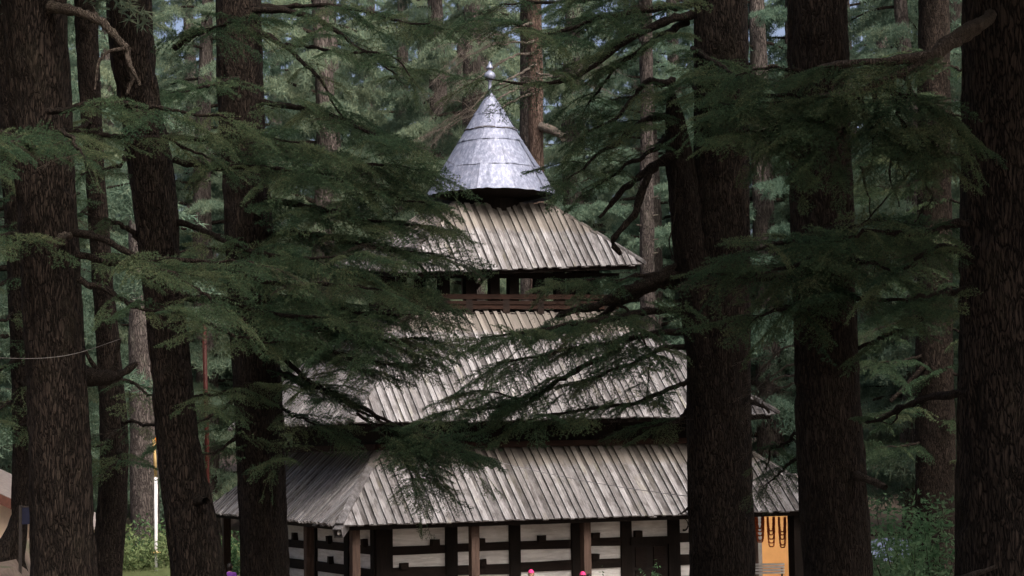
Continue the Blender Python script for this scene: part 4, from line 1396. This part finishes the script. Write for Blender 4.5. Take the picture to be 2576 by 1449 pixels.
for i, (x, y) in enumerate(sorted(spots, key=lambda s: s[1])):
    k = rr.randrange(3)
    px = PW / 2 + x / y * F
    bi = next(j for j, b in enumerate(BANDS) if b[0] <= px < b[1])
    cnt[bi] = cnt.get(bi, 0) + 1
    ONES = ('', 'first', 'second', 'third', 'fourth', 'fifth', 'sixth', 'seventh', 'eighth', 'ninth', 'tenth', 'eleventh', 'twelfth', 'thirteenth', 'fourteenth', 'fifteenth', 'sixteenth', 'seventeenth', 'eighteenth', 'nineteenth', 'twentieth')
    c_ = cnt[bi]
    ordw = 'nearest' if c_ == 1 else (ONES[c_] if c_ <= 20 else 'twenty ' + ONES[c_ - 20]) + ' nearest'
    far_tree(x, y, rr.uniform(27, 36) if y < 90 else rr.uniform(36, 48), k, '%s background cedar %s' % (ordw, BANDS[bi][2]), 'cedars of the hazy forest behind the temple', rr.uniform(0, 6.3), cz=rr.uniform(2.0, 6.5), cs=rr.uniform(.95, 1.35))

# the wood goes on behind and beside the viewer: unseen cedars, added for shade
for i, (x, y) in enumerate(((-10, 3), (-13, 8), (-16, 21), (-20, 36), (-5, -12), (-15, 14), (15, 11), (10.5, 15), (9.5, 7), (-17, 28), (13.5, 26), (16, 34), (12.5, 18), (20, 28), (21, 42))):
    far_tree(x, y, 30, i, 'unseen cedar outside the picture, %d metres %s and %d metres %s the viewer' % (abs(x), 'left' if x < 0 else 'right', abs(y), 'behind' if y < 0 else 'ahead of'), 'cedars outside the picture', i * 1.3, cz=9.5, cs=1.25)

# ------------------------------------------------------------------ shrubs
def leaf_cloud(centers, radii, n, size, r, flat=0.75):
    c = centers[r.integers(len(centers), size=n)]
    rr_ = radii
    d = r.normal(size=(n, 3))
    d /= np.linalg.norm(d, axis=1, keepdims=True)
    p = c + d * (r.random((n, 1)) ** 0.45) * rr_
    nrm = r.normal(size=(n, 3)) + np.array([0, -.2, 1.0])
    nrm /= np.linalg.norm(nrm, axis=1, keepdims=True)
    t = np.cross(nrm, r.normal(size=(n, 3)))
    t /= np.linalg.norm(t, axis=1, keepdims=True)
    b = np.cross(nrm, t)
    s = size * r.uniform(.6, 1.3, (n, 1))
    v = np.stack([p - t * s, p - b * s * .38 - nrm * s * .1, p + t * s, p + b * s * .38 - nrm * s * .1], 1).reshape(-1, 3)
    return v, np.arange(len(v)).reshape(-1, 4)


def shrub(x, y, h, w, mat, label, seed, n=1500, leaf=.06, group='leafy shrubs at the edge of the clearing', zbase=None):
    r = np.random.default_rng(seed)
    z = gz(x, y) if zbase is None else zbase
    root = link('shrub', None, None, (x, y, z))
    root.empty_display_size = .2
    tag(root, label, 'shrub', group)
    m = MB()
    cs = []
    for i in range(14):
        a = r.uniform(0, 6.28)
        d = w * .5 * r.uniform(.2, 1)
        hh = h * r.uniform(.5, 1)
        e = np.array([math.cos(a) * d, math.sin(a) * d, hh])
        p = spline(np.array([(0, 0, -.1), (e[0] * .35, e[1] * .35, hh * .55), tuple(e)]), 8)
        m.tube(p, np.linspace(.02, .005, 8), 5)
        for q in (4, 5, 6, 7):
            cs.append(p[q])
    m.build('stem', 'limb_bark', root)
    v, f = leaf_cloud(np.array(cs), np.array([w * .17, w * .17, h * .13]), n, leaf, r)
    link('foliage', mesh_np('foliage', v, f, [mat]), root)


def at_ground(px, py, d):
    p = P(px, py, d)
    return p.x, p.y


def shrub_px(px, ytop, d, w, mat, label, seed, **kw):
    p = P(px, ytop, d)
    z = gz(p.x, p.y)
    shrub(p.x, p.y, p.z - z, w, mat, label, seed, **kw)


shrub_px(300, 1330, 60, 3.0, 'leaf_yellow', 'pale green shrub just left of the white flag pole', 1, n=2600, leaf=.09)
shrub_px(345, 1300, 66, 3.6, 'leaf_shrub', 'tall green shrub behind the white flag pole', 2, n=2600, leaf=.09)
shrub_px(425, 1330, 64, 2.6, 'leaf_yellow', 'yellow green shrub right of the white flag pole', 3, n=2200, leaf=.09)
shrub_px(545, 1350, 70, 2.6, 'leaf_shrub', 'shrub under the left end of the lowest roof', 4, n=2200, leaf=.09)
shrub_px(590, 1345, 76, 3.0, 'leaf_yellow', 'yellow lit shrub behind the left verandah post', 5, n=2400, leaf=.1)
shrub_px(2250, 1262, 38, 2.0, 'leaf_teal', 'tall teal green shrub right of the trunk with the broken stub', 6, n=2600, leaf=.07)
shrub_px(2345, 1275, 36, 1.9, 'leaf_teal', 'spreading teal shrub beside the huge right edge trunk', 7, n=2600, leaf=.07)
shrub_px(2290, 1340, 33, 1.8, 'leaf_teal', 'low bushy shrub in front of the two teal shrubs', 8, n=2600, leaf=.06)
shrub_px(2225, 1390, 35, 1.2, 'leaf_shrub', 'small bright shrub beneath the blue tarpaulin', 9, n=1600, leaf=.06)
shrub_px(1638, 1424, 48, .7, 'leaf_teal', 'small shrub tip in front of the dark temple doorway', 10, n=500, leaf=.05)
shrub_px(1512, 1442, 48, .4, 'leaf_teal', 'tiny shrub tip right of the second pink cap', 11, n=160, leaf=.05)
# strip of grass by the flag pole
r = np.random.default_rng(5)
n = 9000
c0, c1 = P(255, 1449, 58), P(470, 1449, 60)
gx_, gy_ = r.uniform(c0.x, c1.x, n), r.uniform(56, 62, n)
hz = P(350, 1441, 59).z
gzz = ground_z(gx_, gy_)
hh = r.uniform(.3, .6, n)
mound = link('grass_bank', None)
v = np.stack([np.stack([gx_ - .015, gy_, np.full(n, hz - .45)], 1), np.stack([gx_ + .015, gy_, np.full(n, hz - .45)], 1), np.stack([gx_ + r.uniform(-.1, .1, n), gy_ + r.uniform(-.1, .1, n), hz - .45 + hh], 1)], 1).reshape(-1, 3)
bpy.data.objects.remove(mound)
tag(link('grass', mesh_np('grass', v, np.arange(3 * n).reshape(-1, 3), ['leaf_yellow'])), 'bright grass on the low bank at the foot of the flag pole', 'grass', kind='stuff')
m = MB()
m.box(c0.x - .3, c1.x + .3, 55.8, 62.2, -.3, hz - .4, .05)
tag(m.build('bank', 'stone'), 'low stone edged bank under the grass by the flag pole', kind='structure')

# ------------------------------------------------------------------ poles, flag, signs, wires
pt, pb = P(387, 1105, 60), P(392, 1449, 60)
fp = link('flag_pole', None, None, (pb.x, pb.y, gz(pb.x, pb.y)))
tag(fp, 'thin white and yellow flag pole with a small orange flag, left of the temple', 'flag pole')
m = MB()
bz = gz(pb.x, pb.y)
m.tube([(0, 0, hz - .4 - bz - .3), (0, 0, P(390, 1200, 60).z - bz)], [.055, .05], 10)
m.build('lower_pole', 'white_paint', fp, True)
m = MB()
m.tube([(0, 0, P(390, 1200, 60).z - bz), (pt.x - pb.x, pt.y - pb.y, pt.z - bz)], [.05, .04], 10)
m.build('upper_pole', 'yellow_paint', fp, True)
m = MB()
zz = P(392, 1390, 60).z - bz
m.lathe([(.05, zz - .04), (.15, zz - .02), (.15, zz + .02), (.05, zz + .04)], 14)
m.build('collar', 'yellow_paint', fp, True)
m = MB()
vs = []
for i in range(9):
    for j in range(4):
        vs.append((pt.x - pb.x + .03 + i * .035, pt.y - pb.y + .05 * math.sin(i * .9 + j * .4), pt.z - bz + .06 - j * .07 + i * .012 - .01 * j * i * .3))
m.add(vs, [(i * 4 + j, i * 4 + j + 1, i * 4 + j + 5, i * 4 + j + 4) for i in range(8) for j in range(3)])
m.build('flag', 'flag_cloth', fp, True)
m = MB()
m.tube([(pt.x - pb.x, 0, pt.z - bz - .2), tuple(P(412, 1250, 60) - Vector((pb.x, pb.y, bz))), tuple(P(425, 1350, 60) - Vector((pb.x, pb.y, bz)))], [.008] * 3, 5)
m.build('stay_wire', 'wire', fp)

rp0, rp1 = P(522, 1449, 47), P(513, 800, 47)
m = MB()
b0 = Vector((rp0.x, rp0.y, gz(rp0.x, rp0.y)))
m.tube([(0, 0, -.2), tuple(rp0 - b0), tuple((rp0 + rp1) / 2 - b0 + Vector((.03, 0, 0))), tuple(rp1 - b0)], [.065, .06, .055, .05], 12)
tag(m.build('red_pole', 'red_paint', None, True, b0), 'tall dull red pole beside the leaning dark trunk', 'pole')

# sign board at the left edge
sp = P(51, 1400, 43)
sb = link('sign_board', None, None, (sp.x, sp.y, gz(sp.x, sp.y)))
tag(sb, 'dark blue sign board on a thin post at the left edge before the cream wall', 'sign')
sz = sb.location.z
zt, zbm = P(60, 1277, 43).z - sz, P(60, 1319, 43).z - sz
m = MB()
m.box(-.03, .03, -.03, .03, -.1, zt + .05)
m.build('post', 'sign_back', sb)
m = MB()
m.box(.035, 1.0, -.02, .02, zbm, zt)
m.build('board', 'sign_blue', sb)
m = MB()
m.box(.0, 1.03, -.03, .03, zt + .002, zt + .03)
m.build('frame', 'sign_back', sb)

# wires
m = MB()
pp = spline(np.array([tuple(P(*q)) for q in ((-60, 897, 26.6), (60, 902, 26.6), (140, 898, 26.7), (210, 884, 27), (310, 850, 28))]), 40)
m.tube(pp, [.005] * 40, 6)
tag(m.build('rope', 'rope'), 'thin pale rope slung across the thick left trunk', 'rope')
m = MB()
pp = spline(np.array([tuple(P(*q)) for q in ((1225, 1155, 52), (1350, 1185, 51), (1500, 1215, 49), (1650, 1238, 46), (1760, 1252, 36.6))]), 30)
m.tube(pp, [.008] * 30, 5)
tag(m.build('cable', 'wire'), 'thin dark cable slung in front of the lowest roof', 'cable')

# ------------------------------------------------------------------ cream house at the left edge
hp_ = P(20, 1400, 56)
house = link('house', None, None, (hp_.x, hp_.y, gz(hp_.x, hp_.y)))
tag(house, 'cream walled house with a brown sloping roof edge at the left edge', 'house')
hz0 = house.location.z
zr0, zr1 = P(0, 1232, 56).z - hz0, P(75, 1266, 56).z - hz0
xr = P(75, 1266, 56).x - hp_.x
xl = P(0, 1232, 56).x - hp_.x
sl = (zr1 - zr0) / (xr - xl)
m = MB()
x0, x1 = -5.0, 1.5
yb = 4.5
zt = lambda x: zr0 + sl * (x - xl) - .25
m.add([(x0, 0, -.6), (x1, 0, -.6), (x1, 0, zt(x1)), (x0, 0, zt(x0)), (x0, yb, -.6), (x1, yb, -.6), (x1, yb, zt(x1)), (x0, yb, zt(x0))],
      [(0, 1, 2, 3), (5, 4, 7, 6), (1, 5, 6, 2), (4, 0, 3, 7), (3, 2, 6, 7)])
m.build('wall', 'cream_paint', house)
m = MB()
e0, e1 = x0 - .5, x1 + .6
zc = lambda x: zt(x) + .12
m.add([(e0, -.5, zc(e0)), (e1, -.5, zc(e1)), (e1, yb + .5, zc(e1)), (e0, yb + .5, zc(e0)), (e0, -.5, zc(e0) + .08), (e1, -.5, zc(e1) + .08), (e1, yb + .5, zc(e1) + .08), (e0, yb + .5, zc(e0) + .08)],
      [(3, 2, 1, 0), (4, 5, 6, 7), (0, 1, 5, 4), (2, 3, 7, 6), (1, 2, 6, 5), (3, 0, 4, 7)])
m.build('roof', 'tin_roof', house)
m = MB()
m.bar((e0, -.53, zc(e0) - .08), (e1, -.53, zc(e1) - .08), .04, .26)
m.build('fascia', 'fascia_brown', house)

# ------------------------------------------------------------------ orange hut and its neighbours on the right
op = P(1955, 1449, 69)
hut = link('hut', None, None, (op.x, op.y, 0))
tag(hut, 'bright orange painted hut behind the right end of the verandah', 'hut')
wl, wr = P(1880, 1300, 69).x - op.x, P(2075, 1300, 69).x - op.x
m = MB()
m.box(wl, wr, 0, 3.0, -.2, 4.0)
m.build('wall', 'orange_paint', hut)
m = MB()
px0, px1 = P(1893, 1300, 69).x - op.x, P(1916, 1300, 69).x - op.x
m.box(px0, px1, -.06, .003, -.2, 2.9)
m.build('pilaster', 'stone', hut)
m = MB()
dx0, dx1 = P(2004, 1300, 69).x - op.x, P(2050, 1300, 69).x - op.x
m.box(dx0, dx1, -.05, .003, 0, P(2010, 1368, 69).z)
hd = m.build('door', 'door_dark', hut)
m = MB()
m.box(dx0 - .1, dx1 + .1, -.09, .004, P(2010, 1368, 69).z + .002, P(2010, 1362, 69).z)
m.build('lintel', 'timber_red', hut)
m = MB()
m.box(wl - .4, wr + .4, -.6, 3.5, 4.02, 4.15)
m.build('roof', 'tin_roof', hut)

bp = P(1936, 1449, 62)
bench = link('bench', None, None, (bp.x, bp.y, 0))
tag(bench, 'white slatted metal bench in front of the orange hut', 'bench')
bx0, bx1 = P(1880, 1449, 62).x - bp.x, P(1974, 1449, 62).x - bp.x
for k, py in enumerate((1420, 1427, 1434, 1441)):
    zz = P(1936, py, 62).z
    m = MB()
    m.box(bx0, bx1, -.02, .02, zz - .03, zz + .03)
    m.build('back_slat', 'white_paint', bench)
for k in range(4):
    m = MB()
    m.box(bx0, bx1, -.45 + .11 * k, -.37 + .11 * k, .93, .96)
    m.build('seat_slat', 'white_paint', bench)
for x in (bx0 + .08, bx1 - .08):
    for y in (-.42, .0):
        m = MB()
        m.box(x - .03, x + .03, y + .021, y + .06, 0, .92 if y < -.1 else 1.35)
        m.build('leg', 'sign_back', bench)

# garlands on the right verandah
GG = 'garlands hung from the right verandah eave'
ga = {1: 'dark marigold garland bunch nearest the forked trunk, under the right eave', 2: 'middle dark marigold garland bunch under the right eave', 3: 'dark marigold garland bunch against the right verandah post'}
for k, (xa, xb, y0, ylow) in enumerate(((1901, 1921, 1300, 1366), (1929, 1949, 1300, 1374), (1958, 1976, 1300, 1379)), 1):
    b = .5
    dep = (FL + U2 * a_on_front((xa + xb) / 2, b) + V2 * b).y
    c = P((xa + xb) / 2, y0, dep)
    g = link('garland', None, None, c)
    tag(g, ga[k], 'garland', GG)
    hw = (xb - xa) / 2 / F * dep
    for s in range(5):
        drop = (ylow - y0) / F * dep * (1 - .13 * s + random.uniform(-.05, .03))
        w = hw * (1 - .1 * s + random.uniform(-.08, .08))
        pts = []
        for i in range(33):
            t = -1 + 2 * i / 32
            pts.append((w * math.copysign(abs(t) ** .55, t), random.uniform(-.012, .012) + .012 * s, -drop * (1 - abs(t) ** 3.4)))
        m = MB()
        m.tube(pts, [.016 + .008 * (i % 2) for i in range(33)], 6)
        m.build('strand', 'marigold', g)

# blue tarpaulin stall
tp = P(2215, 1400, 66)
stall = link('stall', None, None, (tp.x, tp.y, gz(tp.x, tp.y)))
tag(stall, 'stall under a blue tarpaulin on log rails, right of the trunk with the stub', 'stall')
sz = stall.location.z
zt_ = P(2215, 1350, 66).z - sz
m = MB()
vs = []
for i in range(9):
    for j in range(7):
        x = -1.4 + 2.9 * i / 8
        y = -1.0 + 2.0 * j / 6
        vs.append((x, y, zt_ - .75 * abs(j - 3.4) / 3.4 - .06 * math.sin(i * 1.7 + j) - (.2 if i in (0, 8) else 0)))
m.add(vs, [(i * 7 + j, i * 7 + j + 1, i * 7 + j + 8, i * 7 + j + 7) for i in range(8) for j in range(6)])
m.build('tarpaulin', 'tarp_blue', stall, True)
m = MB()
m.tube([(-1.7, 0, zt_ + .05), (0, 0, zt_ + .09), (1.6, 0, zt_ + .06)], [.07] * 3, 8)
m.build('ridge_pole', 'timber_red', stall, True)
for x in (-1.5, 1.4):
    m = MB()
    m.tube([(x, 0, -.1), (x, 0, zt_)], [.06, .05], 8)
    m.build('post', 'timber_post', stall, True)

# ------------------------------------------------------------------ people at the foot of the temple
def person(x, y, z, h, face, label, top_mat, leg_mat, cap=None, group='visitors in front of the temple', hair=True, arm=0.0):
    """standing figure, one continuous skinned body; face = heading the person looks (radians)"""
    root = link('person', None, None, (x, y, z))
    root.rotation_euler = (0, 0, face)
    root.empty_display_size = .2
    tag(root, label, 'person', group)
    k = h / 1.7
    J = {'pel': (0, 0, .93, .135), 'wai': (0, .0, 1.08, .125), 'che': (0, .01, 1.27, .15), 'neckb': (0, -.01, 1.42, .075), 'neck': (0, 0, 1.48, .052)}
    E = [('pel', 'wai'), ('wai', 'che'), ('che', 'neckb'), ('neckb', 'neck')]
    for s, n in ((-1, 'l'), (1, 'r')):
        J.update({n + 'hip': (s * .09, 0, .86, .10), n + 'kne': (s * .1, .02, .48, .062), n + 'ank': (s * .1, -.02, .09, .042), n + 'toe': (s * .12, .14, .035, .035),
                  n + 'sho': (s * .185, -.01, 1.385, .07), n + 'elb': (s * .235, -.03, 1.10, .046), n + 'wri': (s * .23, .08 + arm, .87 + arm, .031)})
        E += [('pel', n + 'hip'), (n + 'hip', n + 'kne'), (n + 'kne', n + 'ank'), (n + 'ank', n + 'toe'), ('che', n + 'sho'), (n + 'sho', n + 'elb'), (n + 'elb', n + 'wri')]
    names = list(J)
    me = bpy.data.meshes.new('body')
    me.from_pydata([tuple(c * k for c in J[n][:3]) for n in names], [(names.index(a), names.index(b)) for a, b in E], [])
    ob = link('body', me)
    sk = ob.modifiers.new('s', 'SKIN')
    sk.use_smooth_shade = True
    for i, n in enumerate(names):
        r_ = J[n][3] * k
        me.skin_vertices[0].data[i].radius = (r_ * (1.15 if n in ('che', 'wai', 'pel') else 1), r_)
    me.skin_vertices[0].data[0].use_root = True
    sb_ = ob.modifiers.new('u', 'SUBSURF')
    sb_.levels = sb_.render_levels = 2
    dg = bpy.context.evaluated_depsgraph_get()
    ev = bpy.data.meshes.new_from_object(ob.evaluated_get(dg))
    bpy.data.objects.remove(ob)
    ev.materials.clear()
    for mm in (top_mat, leg_mat, 'skin', 'cloth_dark'):
        ev.materials.append(MATS[mm])
    for p in ev.polygons:
        c = p.center
        zc_ = c.z / k
        p.material_index = 3 if zc_ < .09 else (1 if zc_ < .95 and abs(c.x) < .19 * k else (2 if zc_ > 1.45 or (zc_ < .95 and abs(c.x) >= .19 * k) else 0))
    link('body', ev, root)

    # head: lathe-like grid shaped with brow, nose, chin
    def head_mesh(nm, mat, grow=0.0, zlo=-9, back_only=False):
        nu, nv = 28, 20
        vs, keep = [], []
        for j in range(nv + 1):
            ph = math.pi * j / nv
            for i in range(nu):
                th = 2 * math.pi * i / nu
                sx, sy, szz = math.sin(ph) * math.cos(th), math.sin(ph) * math.sin(th), math.cos(ph)
                rx, ry, rz = .076, .096, .118
                x_, y_, z_ = rx * sx, ry * sy, rz * szz
                if z_ < 0:
                    x_ *= 1 - .25 * (-z_ / rz)
                    y_ = y_ * (1 - .12 * (-z_ / rz)) + .012 * (-z_ / rz)
                if not grow:
                    if abs(sx) < .2 and sy > .85 and -.35 < szz < .1:
                        y_ += .02 * (1 - abs(sx) / .2) * (1 if szz < -.1 else .5)
                    if .12 < abs(sx) < .5 and sy > .7 and .0 < szz < .18:
                        y_ -= .008
                vs.append((x_ * (1 + grow), y_ * (1 + grow), z_ * (1 + grow)))
        fs = []
        for j in range(nv):
            for i in range(nu):
                q = (j * nu + i, j * nu + (i + 1) % nu, (j + 1) * nu + (i + 1) % nu, (j + 1) * nu + i)
                cz = sum(vs[a][2] for a in q) / 4
                cy = sum(vs[a][1] for a in q) / 4
                if cz > zlo or (back_only and cy < .02 and cz > -.10):
                    fs.append(q[::-1])
        me_ = mesh_np(nm, [tuple(c_ * k for c_ in v_) for v_ in vs], fs, [mat], smooth=True)
        return me_
    hd_ = link('head', head_mesh('head', 'skin'), root, (0, .012 * k, 1.585 * k))
    for s in (-1, 1):
        m_ = MB()
        m_.lathe([(.004, -.03 * k), (.012 * k, -.02 * k), (.014 * k, .01 * k), (.006 * k, .03 * k)], 8)
        e_ = m_.build('ear', 'skin', hd_, True)
        e_.location = (s * .077 * k, -.005 * k, 0)
        m_ = MB()
        m_.lathe([(.002, -.009), (.009, 0), (.002, .009)], 8)
        e_ = m_.build('eye', 'hair', hd_, True)
        e_.location = (s * .03 * k, .082 * k, .012 * k)
    m_ = MB()
    m_.box(-.022 * k, .022 * k, .082 * k, .094 * k, -.062 * k, -.054 * k)
    m_.build('mouth', 'fascia_brown', hd_)
    if hair:
        link('hair', head_mesh('hair', 'hair', .08, .045, True), hd_)
    if cap:
        link('cap', head_mesh('cap', cap, .15, .035), hd_)
    # hands with five fingers
    for s, n in ((-1, 'l'), (1, 'r')):
        w_ = Vector(J[n + 'wri'][:3])
        dn = (w_ - Vector(J[n + 'elb'][:3])).normalized()
        m_ = MB()
        m_.bar((w_) * k, (w_ + dn * .085) * k, .028 * k, .075 * k)
        for fi in range(4):
            o_ = Vector((0, -.028 + .019 * fi, 0))
            a_ = w_ + dn * .08 + o_
            b_ = a_ + dn * (.04, .047, .05, .042)[fi] + Vector((-s * .006, 0, 0))
            c_ = b_ + dn * .028 + Vector((-s * .016, 0, 0))
            m_.tube([a_ * k, b_ * k, c_ * k], [.009 * k, .0085 * k, .006 * k], 6)
        a_ = w_ + dn * .025 + Vector((0, .034, 0))
        b_ = a_ + dn * .035 + Vector((-s * .012, .022, 0))
        m_.tube([a_ * k, b_ * k, (b_ + dn * .028) * k], [.011 * k, .0095 * k, .007 * k], 6)
        m_.build('hand', 'skin', root, True)
    return root


def person_px(px, ytop, d, h, face, *a, **kw):
    p = P(px, ytop, d)
    person(p.x, p.y, p.z - h, h, face, *a, **kw)


def stand_px(px, ytop, z, face, *a, **kw):
    """person on ground height z whose head top shows at ytop"""
    best = None
    for h in (1.5, 1.55, 1.6, 1.65, 1.7, 1.75):
        d = None
        # depth where a head top of height z+h shows at ytop
        v = _fw + RT * ((px - PW / 2) / F) + UP * (-(ytop - PH / 2) / F)
        if v.z < 0:
            d = (z + h - CAM.z) / v.z
            if best is None or abs(d - kw.get('want', 52)) < abs(best[1] - kw.get('want', 52)):
                best = (h, d)
    kw.pop('want', None)
    h, d = best
    p = P(px, ytop, d)
    person(p.x, p.y, z, h, face, *a, **kw)


stand_px(578, 1417, 0.02, math.radians(-25), 'person in a purple top with dark hair, walking by the left verandah', 'cloth_purple', 'cloth_dark', None, want=58)
stand_px(1336, 1434, 0.02, math.radians(170), 'person in a bright pink cap below the middle of the front wall', 'cloth_blue', 'cloth_dark', 'cap_pink', want=52)
stand_px(1466, 1439, 0.02, math.radians(20), 'person in a bright pink cap beside the second verandah post', 'cloth_blue', 'cloth_dark', 'cap_pink', want=52)
stand_px(1481, 1444, 0.02, math.radians(200), 'dark haired person close behind the pink cap by the verandah post', 'cloth_dark', 'cloth_dark', None, want=53)
